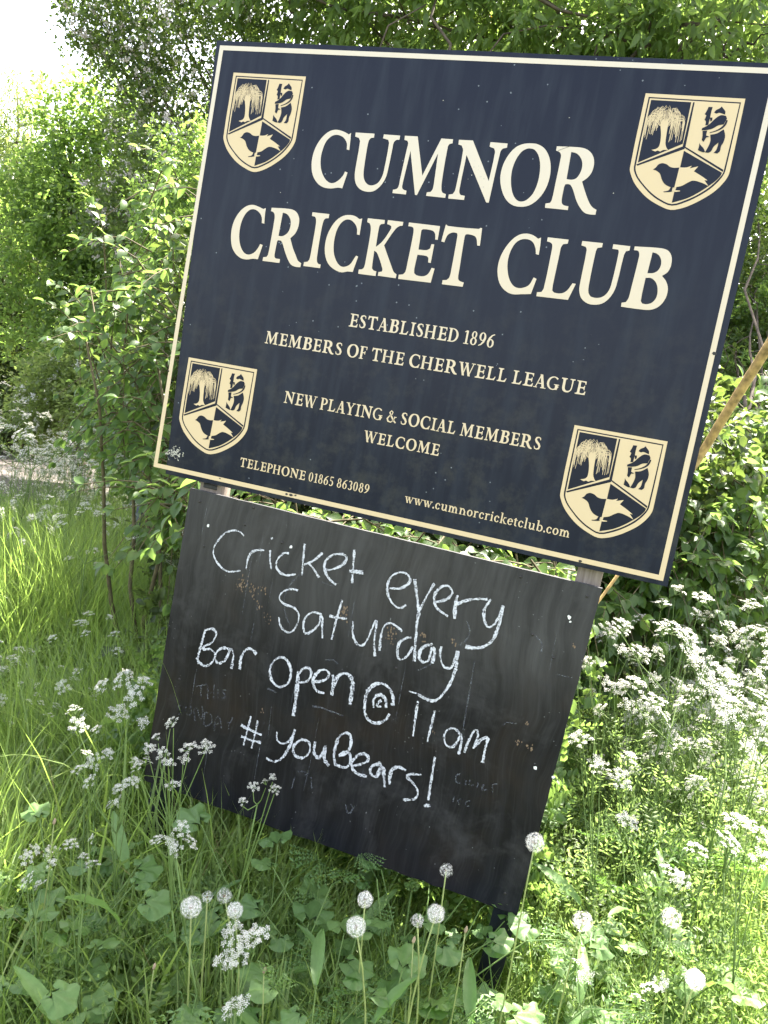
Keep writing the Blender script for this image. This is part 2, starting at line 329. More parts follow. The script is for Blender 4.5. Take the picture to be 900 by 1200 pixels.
# traced sheet print, tenths of a millimetre on the board
BIG = [["C",[[4024,21471],[3972,21435],[3923,21454],[3875,21474],[3825,21490],[3763,21506],[3700,21518],[3636,21523],[3576,21518],[3517,21505],[3461,21483],[3402,21445],[3350,21400],[3302,21349],[3255,21286],[3214,21218],[3179,21146],[3149,21064],[3126,20980],[3112,20893],[3107,20804],[3110,20713],[3122,20624],[3139,20547],[3164,20473],[3198,20401],[3239,20337],[3288,20278],[3344,20226],[3404,20184],[3470,20151],[3540,20127],[3609,20115],[3679,20113],[3750,20116],[3809,20126],[3868,20141],[3927,20152],[3967,20153],[4007,20149],[4047,20146],[4113,20530],[4040,20552],[4033,20524],[4026,20495],[4016,20468],[3992,20426],[3965,20386],[3934,20350],[3891,20311],[3844,20276],[3793,20252],[3746,20244],[3698,20247],[3653,20261],[3595,20294],[3544,20336],[3499,20385],[3454,20446],[3417,20513],[3386,20583],[3363,20656],[3347,20731],[3338,20807],[3335,20883],[3339,20959],[3350,21035],[3364,21107],[3384,21179],[3415,21245],[3452,21297],[3497,21342],[3550,21378],[3599,21396],[3653,21403],[3706,21401],[3758,21390],[3808,21372],[3853,21345],[3895,21310],[3931,21269],[3959,21222],[3973,21175],[3978,21126],[3983,21077],[4054,21065],[4049,21133],[4045,21201],[4041,21268],[4036,21336],[4030,21403]],[]],["U",[[4142,21491],[4633,21495],[4638,21403],[4565,21390],[4549,21372],[4533,21354],[4522,21334],[4512,21283],[4509,21231],[4508,21179],[4509,21004],[4514,20828],[4522,20652],[4527,20591],[4535,20531],[4549,20471],[4565,20429],[4586,20390],[4612,20354],[4643,20325],[4677,20302],[4715,20285],[4755,20278],[4796,20279],[4836,20287],[4876,20303],[4914,20325],[4947,20354],[4977,20395],[5000,20441],[5018,20489],[5031,20543],[5039,20598],[5043,20653],[5049,20868],[5052,21083],[5047,21298],[5039,21325],[5024,21351],[5010,21376],[4976,21383],[4942,21390],[4909,21397],[4896,21399],[4884,21401],[4872,21403],[4876,21495],[5292,21495],[5293,21399],[5268,21397],[5242,21394],[5218,21386],[5195,21370],[5176,21350],[5164,21326],[5156,21280],[5156,21233],[5157,21186],[5153,21011],[5150,20836],[5142,20661],[5138,20592],[5129,20524],[5112,20457],[5085,20389],[5051,20325],[5009,20266],[4964,20217],[4913,20174],[4855,20143],[4791,20126],[4724,20121],[4657,20125],[4599,20135],[4542,20154],[4489,20180],[4446,20212],[4408,20250],[4377,20293],[4351,20343],[4332,20397],[4319,20452],[4308,20512],[4303,20574],[4301,20635],[4300,20852],[4302,21069],[4294,21286],[4284,21316],[4265,21344],[4246,21372],[4147,21394]],[]],["M",[[5413,21499],[5735,21505],[6029,20613],[6327,21498],[6613,21498],[6618,21408],[6551,21388],[6539,21369],[6527,21351],[6521,21331],[6519,21066],[6524,20801],[6534,20536],[6539,20467],[6548,20399],[6562,20332],[6572,20308],[6587,20286],[6601,20264],[6690,20240],[6691,20153],[6214,20158],[6216,20238],[6305,20258],[6320,20278],[6334,20299],[6344,20321],[6350,20367],[6351,20414],[6350,20461],[6339,20691],[6326,20921],[6313,21151],[5984,20154],[5935,20157],[5623,21159],[5613,21005],[5604,20852],[5594,20698],[5587,20590],[5580,20483],[5576,20375],[5575,20348],[5576,20321],[5583,20295],[5594,20277],[5609,20262],[5627,20251],[5651,20242],[5678,20238],[5704,20233],[5708,20145],[5363,20147],[5360,20227],[5389,20233],[5417,20240],[5443,20251],[5462,20266],[5476,20285],[5485,20307],[5491,20367],[5492,20428],[5492,20489],[5502,20716],[5511,20944],[5521,21172],[5525,21225],[5530,21279],[5528,21332],[5521,21352],[5508,21371],[5495,21389],[5419,21404]],[]],["N",[[6757,21498],[7096,21504],[7652,20624],[7660,20843],[7668,21061],[7668,21280],[7660,21308],[7645,21335],[7629,21362],[7516,21395],[7516,21497],[7922,21493],[7924,21400],[7832,21373],[7816,21350],[7800,21326],[7791,21301],[7772,20914],[7761,20527],[7750,20139],[7690,20138],[7008,21169],[7003,20907],[6997,20645],[6996,20382],[6998,20352],[7004,20321],[7014,20292],[7025,20277],[7039,20263],[7054,20250],[7152,20242],[7154,20147],[6766,20145],[6761,20237],[6854,20257],[6868,20282],[6882,20306],[6892,20332],[6899,20373],[6901,20415],[6902,20457],[6908,20727],[6912,20996],[6905,21265],[6894,21303],[6871,21337],[6849,21372],[6766,21391]],[]],["O",[[8417,21532],[8480,21536],[8543,21537],[8605,21529],[8670,21508],[8732,21480],[8788,21442],[8841,21392],[8887,21334],[8926,21272],[8960,21204],[8987,21132],[9007,21059],[9022,20980],[9030,20900],[9032,20820],[9026,20731],[9014,20642],[8992,20556],[8961,20474],[8922,20396],[8874,20324],[8823,20263],[8765,20210],[8699,20166],[8636,20139],[8569,20122],[8500,20115],[8426,20115],[8352,20125],[8282,20148],[8213,20186],[8150,20236],[8095,20294],[8043,20367],[7999,20446],[7962,20528],[7934,20606],[7913,20686],[7900,20768],[7897,20850],[7902,20932],[7914,21013],[7933,21092],[7960,21169],[7994,21243],[8031,21307],[8075,21368],[8126,21422],[8172,21457],[8223,21484],[8277,21506],[8322,21519],[8370,21527]],[[[8461,21422],[8498,21420],[8536,21413],[8570,21398],[8609,21369],[8644,21333],[8674,21293],[8706,21238],[8731,21179],[8752,21119],[8769,21047],[8781,20974],[8788,20901],[8792,20820],[8791,20739],[8784,20659],[8772,20581],[8754,20505],[8728,20432],[8697,20376],[8658,20325],[8613,20280],[8578,20256],[8538,20240],[8497,20233],[8458,20233],[8421,20242],[8386,20259],[8345,20291],[8309,20329],[8279,20372],[8247,20428],[8222,20487],[8200,20548],[8181,20614],[8166,20680],[8155,20748],[8148,20815],[8145,20883],[8147,20950],[8156,21020],[8170,21089],[8189,21156],[8211,21215],[8239,21271],[8272,21324],[8301,21356],[8336,21382],[8373,21404],[8401,21415],[8431,21421]]]],["R",[[9052,21513],[9202,21518],[9352,21523],[9503,21525],[9565,21524],[9626,21518],[9687,21507],[9735,21490],[9780,21467],[9821,21438],[9857,21405],[9887,21368],[9912,21327],[9932,21277],[9945,21225],[9952,21172],[9953,21119],[9949,21066],[9938,21014],[9923,20970],[9902,20929],[9876,20890],[9843,20854],[9806,20822],[9769,20790],[9816,20699],[9864,20608],[9914,20517],[9948,20460],[9983,20403],[10021,20348],[10047,20315],[10076,20285],[10108,20257],[10140,20238],[10175,20223],[10210,20208],[10209,20100],[10166,20098],[10124,20095],[10082,20096],[10039,20100],[9996,20108],[9956,20124],[9911,20154],[9871,20192],[9833,20232],[9793,20279],[9756,20329],[9721,20381],[9687,20443],[9655,20508],[9621,20571],[9596,20613],[9568,20654],[9536,20691],[9516,20702],[9494,20707],[9471,20709],[9451,20708],[9432,20704],[9412,20700],[9406,20677],[9401,20654],[9398,20631],[9397,20538],[9398,20445],[9403,20352],[9407,20324],[9415,20298],[9428,20274],[9442,20258],[9460,20247],[9480,20239],[9512,20232],[9546,20230],[9579,20228],[9585,20144],[9064,20147],[9057,20240],[9155,20265],[9166,20287],[9176,20309],[9182,20332],[9188,20452],[9189,20573],[9189,20693],[9192,20886],[9193,21079],[9191,21272],[9190,21299],[9185,21326],[9175,21351],[9162,21370],[9144,21386],[9124,21398],[9102,21407],[9079,21412],[9055,21417]],[[[9398,21411],[9436,21407],[9473,21404],[9510,21395],[9544,21378],[9575,21356],[9604,21331],[9632,21300],[9657,21267],[9677,21230],[9692,21186],[9702,21140],[9705,21094],[9703,21046],[9695,20999],[9682,20953],[9668,20916],[9649,20880],[9624,20849],[9596,20830],[9564,20817],[9531,20810],[9493,20808],[9455,20812],[9416,20816]]]],["C",[[2066,19483],[2003,19450],[1950,19468],[1896,19485],[1842,19500],[1790,19513],[1737,19524],[1684,19527],[1627,19520],[1570,19505],[1518,19481],[1462,19445],[1411,19401],[1366,19352],[1320,19288],[1281,19220],[1249,19148],[1224,19071],[1206,18992],[1196,18912],[1194,18828],[1199,18745],[1212,18662],[1230,18578],[1255,18496],[1289,18418],[1327,18360],[1374,18307],[1426,18259],[1476,18222],[1531,18192],[1589,18169],[1648,18156],[1708,18152],[1769,18154],[1825,18165],[1881,18181],[1937,18193],[1985,18196],[2033,18195],[2081,18194],[2151,18562],[2073,18580],[2062,18546],[2050,18513],[2036,18480],[2011,18436],[1984,18393],[1950,18356],[1908,18323],[1861,18298],[1811,18283],[1764,18280],[1717,18288],[1674,18306],[1628,18340],[1588,18382],[1554,18428],[1518,18486],[1489,18547],[1466,18611],[1446,18692],[1434,18775],[1428,18858],[1428,18936],[1433,19014],[1446,19091],[1464,19160],[1490,19227],[1523,19290],[1556,19335],[1596,19374],[1642,19405],[1683,19418],[1727,19422],[1770,19417],[1818,19403],[1863,19381],[1905,19353],[1940,19321],[1971,19283],[1996,19240],[2009,19196],[2016,19149],[2022,19102],[2097,19094],[2089,19158],[2080,19222],[2074,19286],[2070,19352],[2068,19417]],[]],["R",[[2226,19505],[2383,19513],[2540,19521],[2697,19523],[2756,19520],[2815,19512],[2872,19495],[2913,19474],[2949,19445],[2981,19412],[3008,19373],[3029,19331],[3043,19286],[3052,19231],[3054,19174],[3050,19118],[3040,19058],[3023,18999],[2999,18944],[2966,18896],[2925,18854],[2885,18811],[2925,18729],[2965,18648],[3008,18567],[3046,18508],[3086,18449],[3127,18391],[3149,18355],[3171,18318],[3198,18286],[3229,18265],[3265,18249],[3301,18234],[3294,18135],[3248,18131],[3202,18128],[3156,18130],[3109,18138],[3063,18150],[3021,18171],[2980,18206],[2945,18248],[2912,18292],[2876,18343],[2842,18397],[2809,18451],[2770,18522],[2732,18595],[2691,18666],[2675,18686],[2656,18705],[2637,18724],[2551,18727],[2546,18714],[2540,18701],[2537,18687],[2531,18579],[2527,18471],[2526,18362],[2529,18341],[2533,18320],[2538,18299],[2552,18289],[2567,18279],[2582,18273],[2621,18269],[2660,18268],[2699,18267],[2700,18172],[2221,18171],[2221,18263],[2313,18281],[2325,18301],[2337,18321],[2344,18342],[2352,18438],[2354,18534],[2354,18629],[2358,18832],[2361,19035],[2359,19238],[2356,19276],[2349,19313],[2337,19350],[2326,19370],[2311,19388],[2293,19402],[2272,19411],[2248,19417],[2225,19422]],[[[2560,19416],[2601,19410],[2642,19403],[2680,19390],[2719,19365],[2753,19334],[2783,19298],[2802,19265],[2816,19228],[2825,19190],[2831,19146],[2833,19102],[2829,19058],[2820,19017],[2807,18977],[2788,18941],[2762,18908],[2731,18880],[2697,18856],[2672,18844],[2645,18836],[2617,18832],[2593,18832],[2570,18836],[2547,18840]]]],["I",[[3366,19501],[3825,19500],[3828,19401],[3748,19389],[3731,19371],[3715,19354],[3705,19333],[3693,19246],[3687,19158],[3686,19071],[3686,18859],[3689,18648],[3697,18437],[3700,18399],[3707,18362],[3718,18326],[3729,18306],[3743,18289],[3761,18275],[3783,18268],[3806,18266],[3830,18264],[3831,18174],[3371,18174],[3370,18268],[3462,18290],[3478,18312],[3493,18334],[3503,18358],[3511,18427],[3513,18497],[3513,18566],[3515,18766],[3516,18965],[3514,19165],[3512,19221],[3508,19276],[3498,19331],[3487,19356],[3472,19379],[3456,19401],[3370,19412]],[]],["C",[[4709,19479],[4641,19455],[4601,19477],[4560,19499],[4517,19516],[4470,19526],[4421,19532],[4373,19531],[4313,19525],[4254,19513],[4198,19492],[4140,19458],[4086,19415],[4039,19366],[3991,19299],[3951,19226],[3918,19150],[3891,19076],[3872,18999],[3859,18921],[3853,18841],[3853,18760],[3861,18679],[3875,18605],[3896,18532],[3924,18462],[3957,18399],[3997,18341],[4044,18289],[4101,18245],[4164,18209],[4230,18180],[4292,18159],[4357,18144],[4422,18139],[4474,18148],[4525,18166],[4577,18180],[4621,18183],[4666,18182],[4710,18181],[4780,18566],[4721,18581],[4706,18551],[4692,18521],[4678,18491],[4656,18443],[4634,18395],[4604,18353],[4560,18319],[4510,18293],[4456,18277],[4412,18275],[4369,18284],[4329,18303],[4280,18341],[4237,18387],[4200,18437],[4166,18493],[4138,18552],[4116,18614],[4097,18692],[4085,18771],[4078,18851],[4077,18932],[4082,19014],[4092,19094],[4107,19160],[4128,19225],[4157,19285],[4190,19332],[4229,19373],[4276,19404],[4321,19419],[4369,19422],[4416,19414],[4466,19393],[4512,19361],[4554,19325],[4582,19294],[4605,19259],[4623,19222],[4634,19178],[4640,19133],[4645,19088],[4715,19081],[4713,19149],[4712,19217],[4711,19286],[4710,19350],[4709,19415]],[]],["K",[[4852,19499],[5297,19500],[5302,19412],[5221,19396],[5206,19377],[5191,19357],[5183,19335],[5181,19171],[5186,19007],[5192,18844],[5244,18895],[5296,18946],[5341,19003],[5397,19101],[5445,19203],[5489,19308],[5493,19326],[5492,19346],[5490,19366],[5478,19375],[5465,19385],[5452,19392],[5426,19400],[5400,19406],[5373,19411],[5371,19507],[5770,19501],[5771,19413],[5740,19407],[5709,19401],[5681,19389],[5648,19363],[5619,19333],[5595,19299],[5524,19170],[5459,19037],[5394,18904],[5501,18725],[5609,18546],[5718,18368],[5734,18343],[5752,18318],[5773,18297],[5795,18282],[5819,18270],[5843,18259],[5841,18166],[5375,18172],[5375,18258],[5455,18279],[5461,18299],[5466,18319],[5464,18338],[5401,18464],[5331,18586],[5253,18703],[5229,18724],[5199,18738],[5168,18752],[5172,18642],[5177,18532],[5182,18422],[5185,18390],[5189,18358],[5193,18326],[5209,18310],[5225,18294],[5244,18281],[5268,18275],[5293,18273],[5318,18270],[5319,18157],[4860,18158],[4857,18259],[4948,18278],[4962,18298],[4977,18319],[4986,18341],[4993,18400],[4994,18459],[4994,18518],[4995,18725],[4995,18933],[4990,19141],[4986,19198],[4978,19256],[4964,19312],[4953,19338],[4937,19362],[4920,19386],[4853,19406]],[]],["E",[[5913,19504],[6696,19495],[6701,19174],[6640,19175],[6634,19214],[6628,19253],[6617,19290],[6604,19317],[6586,19342],[6563,19360],[6530,19374],[6494,19380],[6457,19384],[6404,19387],[6349,19388],[6296,19382],[6281,19375],[6270,19361],[6258,19348],[6275,18900],[6341,18900],[6407,18900],[6472,18907],[6502,18918],[6529,18936],[6556,18954],[6571,19058],[6639,19061],[6639,18621],[6573,18628],[6560,18733],[6540,18748],[6521,18764],[6499,18772],[6425,18779],[6350,18778],[6275,18778],[6269,18662],[6264,18547],[6262,18432],[6266,18400],[6273,18369],[6281,18338],[6303,18322],[6326,18306],[6350,18296],[6405,18288],[6460,18286],[6514,18293],[6555,18307],[6592,18329],[6623,18359],[6649,18407],[6667,18459],[6685,18512],[6759,18505],[6730,18166],[5905,18158],[5901,18258],[6005,18278],[6023,18301],[6041,18324],[6053,18349],[6062,18420],[6063,18491],[6064,18562],[6069,18780],[6072,18997],[6073,19215],[6072,19265],[6069,19316],[6059,19366],[6050,19383],[6036,19398],[6018,19407],[5984,19414],[5949,19415],[5914,19416]],[]],["T",[[6832,19554],[6851,19539],[6870,19525],[6891,19518],[7140,19514],[7388,19517],[7636,19526],[7651,19532],[7664,19544],[7677,19556],[7713,19549],[7741,19147],[7675,19147],[7663,19193],[7652,19240],[7635,19284],[7620,19311],[7600,19336],[7575,19352],[7522,19369],[7468,19376],[7412,19380],[7391,19378],[7370,19372],[7349,19366],[7344,19347],[7339,19328],[7337,19309],[7343,19059],[7352,18810],[7362,18560],[7363,18491],[7364,18422],[7372,18354],[7381,18330],[7396,18310],[7416,18295],[7452,18281],[7490,18274],[7528,18267],[7521,18168],[7008,18165],[7009,18261],[7102,18276],[7124,18298],[7146,18321],[7159,18347],[7169,18422],[7170,18499],[7169,18575],[7169,18826],[7166,19077],[7160,19328],[7155,19345],[7146,19362],[7137,19378],[7104,19382],[7070,19386],[7038,19383],[6998,19369],[6962,19349],[6931,19323],[6912,19293],[6900,19259],[6891,19224],[6884,19195],[6880,19166],[6877,19136],[6798,19147],[6802,19208],[6805,19268],[6810,19329],[6817,19404],[6824,19479]],[]],["C",[[9113,19483],[9055,19448],[9013,19471],[8970,19494],[8926,19513],[8875,19527],[8822,19535],[8769,19536],[8711,19528],[8654,19513],[8601,19489],[8545,19449],[8495,19402],[8451,19349],[8400,19273],[8356,19194],[8320,19110],[8291,19026],[8271,18940],[8258,18853],[8255,18769],[8259,18686],[8273,18603],[8296,18520],[8327,18439],[8369,18363],[8415,18303],[8469,18251],[8530,18207],[8591,18177],[8656,18156],[8723,18146],[8790,18147],[8857,18159],[8923,18171],[8996,18181],[9068,18192],[9141,18203],[9200,18554],[9129,18580],[9108,18517],[9088,18453],[9055,18397],[9009,18356],[8954,18327],[8895,18307],[8843,18300],[8790,18303],[8739,18318],[8686,18350],[8640,18393],[8601,18442],[8557,18517],[8523,18597],[8495,18680],[8476,18760],[8464,18843],[8460,18926],[8465,19012],[8478,19097],[8501,19180],[8526,19242],[8560,19301],[8604,19350],[8654,19383],[8710,19403],[8770,19412],[8825,19411],[8880,19399],[8929,19375],[8972,19337],[9005,19289],[9033,19238],[9050,19195],[9060,19149],[9071,19104],[9139,19092],[9137,19160],[9135,19229],[9132,19298],[9126,19360],[9120,19421]],[]],["L",[[9264,19504],[9736,19500],[9735,19412],[9636,19387],[9624,19362],[9611,19336],[9603,19310],[9599,19258],[9600,19205],[9601,19153],[9598,18923],[9595,18693],[9595,18463],[9597,18423],[9601,18382],[9605,18341],[9624,18325],[9642,18309],[9664,18299],[9718,18293],[9773,18294],[9827,18305],[9867,18323],[9904,18350],[9934,18382],[9968,18437],[9995,18496],[10021,18555],[10096,18550],[9996,18179],[9274,18170],[9271,18260],[9368,18277],[9383,18306],[9397,18335],[9405,18366],[9413,18654],[9413,18942],[9411,19230],[9410,19271],[9406,19312],[9396,19351],[9384,19370],[9367,19384],[9347,19395],[9320,19403],[9292,19407],[9264,19411]],[]],["U",[[10044,19503],[10498,19504],[10498,19412],[10407,19388],[10398,19363],[10388,19338],[10384,19313],[10380,19062],[10381,18811],[10387,18561],[10390,18504],[10397,18448],[10412,18393],[10429,18364],[10453,18339],[10477,18314],[10514,18307],[10550,18300],[10587,18298],[10635,18304],[10681,18315],[10724,18335],[10763,18365],[10795,18403],[10821,18445],[10844,18501],[10858,18560],[10866,18620],[10877,18861],[10881,19102],[10880,19343],[10876,19362],[10867,19380],[10859,19399],[10729,19404],[10727,19504],[11097,19501],[11098,19406],[11028,19384],[11017,19351],[11007,19318],[11001,19285],[10993,19060],[10990,18834],[10978,18609],[10966,18532],[10945,18456],[10915,18384],[10883,18325],[10843,18270],[10796,18223],[10749,18192],[10696,18169],[10641,18154],[10577,18145],[10511,18143],[10448,18153],[10386,18177],[10329,18211],[10280,18254],[10245,18303],[10221,18358],[10202,18416],[10192,18471],[10188,18528],[10187,18585],[10185,18828],[10186,19071],[10180,19314],[10173,19339],[10160,19361],[10146,19383],[10044,19406]],[]],["B",[[11190,19506],[11359,19515],[11528,19525],[11697,19528],[11761,19527],[11825,19520],[11886,19502],[11929,19475],[11964,19438],[11991,19396],[12014,19337],[12026,19275],[12030,19212],[12027,19154],[12015,19096],[11993,19042],[11964,19006],[11927,18975],[11890,18945],[11931,18908],[11971,18872],[12006,18831],[12035,18781],[12058,18729],[12072,18673],[12079,18610],[12077,18546],[12067,18483],[12046,18420],[12018,18359],[11980,18305],[11939,18264],[11891,18231],[11839,18205],[11781,18188],[11720,18180],[11659,18177],[11497,18175],[11335,18177],[11173,18180],[11169,18266],[11258,18293],[11272,18323],[11286,18353],[11295,18384],[11302,18464],[11304,18545],[11306,18626],[11315,18850],[11323,19074],[11328,19298],[11326,19330],[11319,19361],[11308,19391],[11297,19405],[11281,19417],[11264,19424],[11240,19427],[11217,19426],[11193,19426]],[[[11590,19422],[11628,19416],[11666,19410],[11702,19396],[11737,19371],[11767,19339],[11791,19302],[11809,19258],[11818,19211],[11820,19164],[11814,19121],[11799,19079],[11777,19041],[11755,19016],[11727,18997],[11697,18984],[11657,18974],[11617,18969],[11576,18964]],[[11560,18863],[11598,18868],[11637,18874],[11674,18872],[11714,18856],[11750,18833],[11782,18804],[11813,18763],[11838,18718],[11856,18670],[11870,18608],[11877,18545],[11873,18482],[11860,18435],[11838,18392],[11808,18354],[11777,18330],[11740,18314],[11702,18302],[11671,18299],[11640,18302],[11608,18304],[11591,18322],[11573,18340],[11564,18361],[11557,18528],[11558,18695]]]]]
CREST = {"outer":[[0,0],[2040,-6],[2046,-511],[2052,-1015],[2053,-1519],[2050,-1558],[2043,-1597],[2031,-1635],[2011,-1687],[1986,-1737],[1958,-1785],[1919,-1844],[1875,-1901],[1828,-1955],[1776,-2006],[1721,-2054],[1664,-2100],[1600,-2149],[1535,-2196],[1468,-2240],[1402,-2279],[1334,-2316],[1264,-2347],[1189,-2375],[1112,-2398],[1033,-2407],[944,-2394],[857,-2366],[772,-2334],[683,-2298],[596,-2256],[513,-2210],[440,-2161],[370,-2107],[303,-2050],[250,-2001],[199,-1949],[152,-1894],[113,-1840],[78,-1784],[46,-1725],[25,-1683],[8,-1640],[1,-1595],[-6,-1064],[-3,-532]],"dark":[[80,-74],[1970,-86],[1970,-552],[1970,-1017],[1965,-1483],[1962,-1519],[1955,-1556],[1944,-1591],[1922,-1643],[1895,-1693],[1866,-1741],[1825,-1798],[1781,-1853],[1734,-1905],[1674,-1962],[1610,-2016],[1544,-2067],[1472,-2119],[1397,-2167],[1320,-2210],[1231,-2256],[1139,-2297],[1043,-2317],[954,-2309],[867,-2280],[782,-2244],[702,-2208],[625,-2165],[551,-2117],[484,-2067],[420,-2013],[357,-1957],[301,-1907],[248,-1856],[197,-1802],[163,-1757],[132,-1710],[106,-1661],[92,-1624],[83,-1586],[79,-1548],[76,-1057],[78,-565]],"inner":[[109,-102],[1949,-113],[1944,-573],[1940,-1034],[1932,-1494],[1929,-1524],[1924,-1553],[1915,-1581],[1892,-1628],[1866,-1672],[1838,-1714],[1799,-1769],[1758,-1822],[1713,-1872],[1653,-1929],[1591,-1983],[1526,-2034],[1457,-2083],[1385,-2128],[1311,-2170],[1223,-2217],[1133,-2260],[1038,-2283],[953,-2274],[870,-2246],[789,-2211],[712,-2175],[637,-2133],[565,-2087],[498,-2038],[434,-1986],[372,-1932],[320,-1885],[270,-1836],[223,-1785],[194,-1747],[167,-1706],[145,-1664],[131,-1629],[120,-1593],[116,-1556],[110,-1072],[109,-587]],"tl":[[142,-135],[978,-138],[989,-1011],[145,-1471]],"vline":[[1017,-136],[1048,-137],[1059,-1070],[1031,-1113],[999,-1057]],"lline":[[1000,-1063],[1056,-1111],[148,-1539],[119,-1512]],"rline":[[1018,-1079],[1058,-1067],[1922,-1486],[1917,-1530]],"br":[[1045,-1152],[1907,-1548],[1901,-1574],[1895,-1600],[1885,-1624],[1862,-1663],[1837,-1699],[1809,-1734],[1768,-1778],[1726,-1820],[1682,-1860],[1624,-1913],[1565,-1964],[1504,-2012],[1440,-2060],[1374,-2104],[1306,-2144],[1214,-2185],[1121,-2221],[1027,-2257]],"birdd":[[492,-1592],[509,-1577],[526,-1563],[541,-1547],[555,-1523],[567,-1497],[584,-1476],[608,-1460],[635,-1448],[663,-1443],[694,-1445],[724,-1452],[754,-1462],[781,-1477],[806,-1495],[833,-1509],[865,-1517],[897,-1521],[930,-1522],[963,-1518],[996,-1512],[1029,-1505],[1016,-1935],[997,-1935],[979,-1936],[961,-1934],[936,-1931],[910,-1927],[886,-1920],[852,-1907],[819,-1891],[789,-1870],[760,-1841],[734,-1808],[711,-1774],[692,-1738],[675,-1701],[653,-1667],[630,-1647],[604,-1631],[576,-1617],[549,-1607],[520,-1599]],"birdc":[[1027,-1505],[1074,-1504],[1121,-1503],[1167,-1497],[1203,-1485],[1237,-1468],[1271,-1451],[1241,-1509],[1404,-1455],[1337,-1565],[1395,-1593],[1453,-1620],[1511,-1649],[1559,-1675],[1606,-1703],[1654,-1730],[1590,-1732],[1692,-1842],[1647,-1824],[1601,-1805],[1555,-1790],[1492,-1774],[1429,-1760],[1365,-1757],[1328,-1767],[1295,-1787],[1262,-1809],[1230,-1834],[1198,-1860],[1164,-1882],[1115,-1902],[1064,-1917],[1012,-1933]],"legd":[[935,-1934],[980,-1930],[975,-2001],[993,-2017],[975,-2024],[958,-2031],[940,-2036],[898,-2043],[856,-2048],[813,-2053],[807,-2036],[841,-2028],[874,-2019],[904,-2004],[919,-1984],[927,-1959]],"legc":[[1003,-1931],[1054,-1926],[1044,-1989],[1144,-1989],[1145,-2003],[1109,-2012],[1074,-2020],[1038,-2024],[1026,-2021],[1016,-2014],[1005,-2007]],"trunk":[[478,-520],[533,-574],[561,-506],[576,-531],[591,-557],[601,-585],[607,-642],[608,-700],[610,-758],[614,-845],[620,-933],[631,-1019],[641,-1054],[656,-1086],[675,-1118],[687,-1133],[701,-1146],[715,-1159],[682,-1161],[649,-1163],[616,-1169],[597,-1178],[579,-1192],[561,-1205],[504,-1186],[461,-1212],[371,-1184],[407,-1174],[443,-1164],[476,-1147],[497,-1126],[513,-1099],[520,-1070],[521,-998],[514,-925],[503,-853],[485,-776],[462,-700],[448,-623],[453,-588],[465,-554]],"staff":[[1348,-215],[1431,-213],[1428,-244],[1425,-274],[1423,-305],[1423,-343],[1424,-381],[1425,-419],[1424,-474],[1423,-529],[1422,-585],[1364,-600],[1363,-571],[1362,-542],[1356,-514],[1348,-504],[1335,-496],[1323,-488],[1342,-395],[1303,-369],[1314,-340],[1324,-311],[1334,-281],[1339,-259],[1344,-237]],"head":[[1482,-324],[1493,-306],[1503,-287],[1515,-271],[1534,-257],[1554,-246],[1574,-233],[1586,-220],[1598,-206],[1609,-191],[1621,-204],[1633,-217],[1645,-229],[1665,-248],[1685,-267],[1702,-288],[1708,-310],[1709,-333],[1711,-356],[1689,-349],[1668,-343],[1646,-337],[1625,-331],[1604,-325],[1582,-324],[1567,-329],[1552,-339],[1537,-344],[1518,-340],[1500,-332]],"upper":[[1312,-661],[1352,-637],[1391,-613],[1427,-584],[1464,-541],[1496,-494],[1532,-449],[1560,-419],[1591,-392],[1626,-372],[1660,-368],[1696,-373],[1732,-377],[1766,-432],[1727,-557],[1691,-564],[1655,-572],[1622,-584],[1589,-606],[1559,-632],[1526,-655],[1489,-672],[1451,-684],[1412,-694],[1378,-700],[1345,-703],[1311,-707]],"back":[[1761,-461],[1791,-470],[1785,-506],[1780,-541],[1769,-574],[1750,-606],[1726,-634],[1699,-658],[1664,-681],[1627,-700],[1589,-717],[1555,-730],[1521,-741],[1486,-752],[1482,-736],[1517,-723],[1551,-710],[1585,-694],[1618,-674],[1651,-651],[1681,-625],[1702,-602],[1720,-576],[1736,-548],[1746,-520],[1754,-490]],"lower":[[1504,-786],[1547,-775],[1589,-765],[1630,-749],[1671,-721],[1709,-688],[1748,-655],[1768,-696],[1788,-737],[1802,-780],[1808,-822],[1807,-865],[1802,-908],[1793,-943],[1779,-976],[1769,-1011],[1769,-1044],[1772,-1078],[1769,-1111],[1758,-1129],[1742,-1144],[1726,-1160],[1650,-1154],[1665,-1132],[1680,-1111],[1692,-1088],[1698,-1061],[1700,-1034],[1702,-1007],[1703,-982],[1703,-957],[1702,-932],[1675,-964],[1647,-995],[1623,-1030],[1612,-1060],[1605,-1093],[1593,-1124],[1581,-1139],[1564,-1151],[1545,-1159],[1522,-1161],[1498,-1158],[1475,-1155],[1485,-1128],[1495,-1100],[1504,-1073],[1513,-1044],[1521,-1014],[1527,-985],[1532,-956],[1535,-927],[1534,-898],[1526,-860],[1515,-823]],"paw":[[1417,-433],[1472,-430],[1479,-487],[1452,-517]],"sleg":[[1333,-717],[1425,-705],[1424,-805],[1502,-829],[1436,-848],[1403,-942],[1356,-905],[1356,-873],[1355,-842],[1353,-810],[1347,-779],[1340,-748]],"foot":[[1324,-965],[1326,-990],[1329,-1016],[1330,-1042],[1328,-1068],[1326,-1094],[1324,-1120],[1362,-1134],[1400,-1148],[1439,-1158],[1451,-1157],[1463,-1152],[1476,-1147],[1462,-1123],[1449,-1100],[1433,-1078],[1404,-1050],[1372,-1025],[1343,-998],[1335,-988],[1330,-976]]}
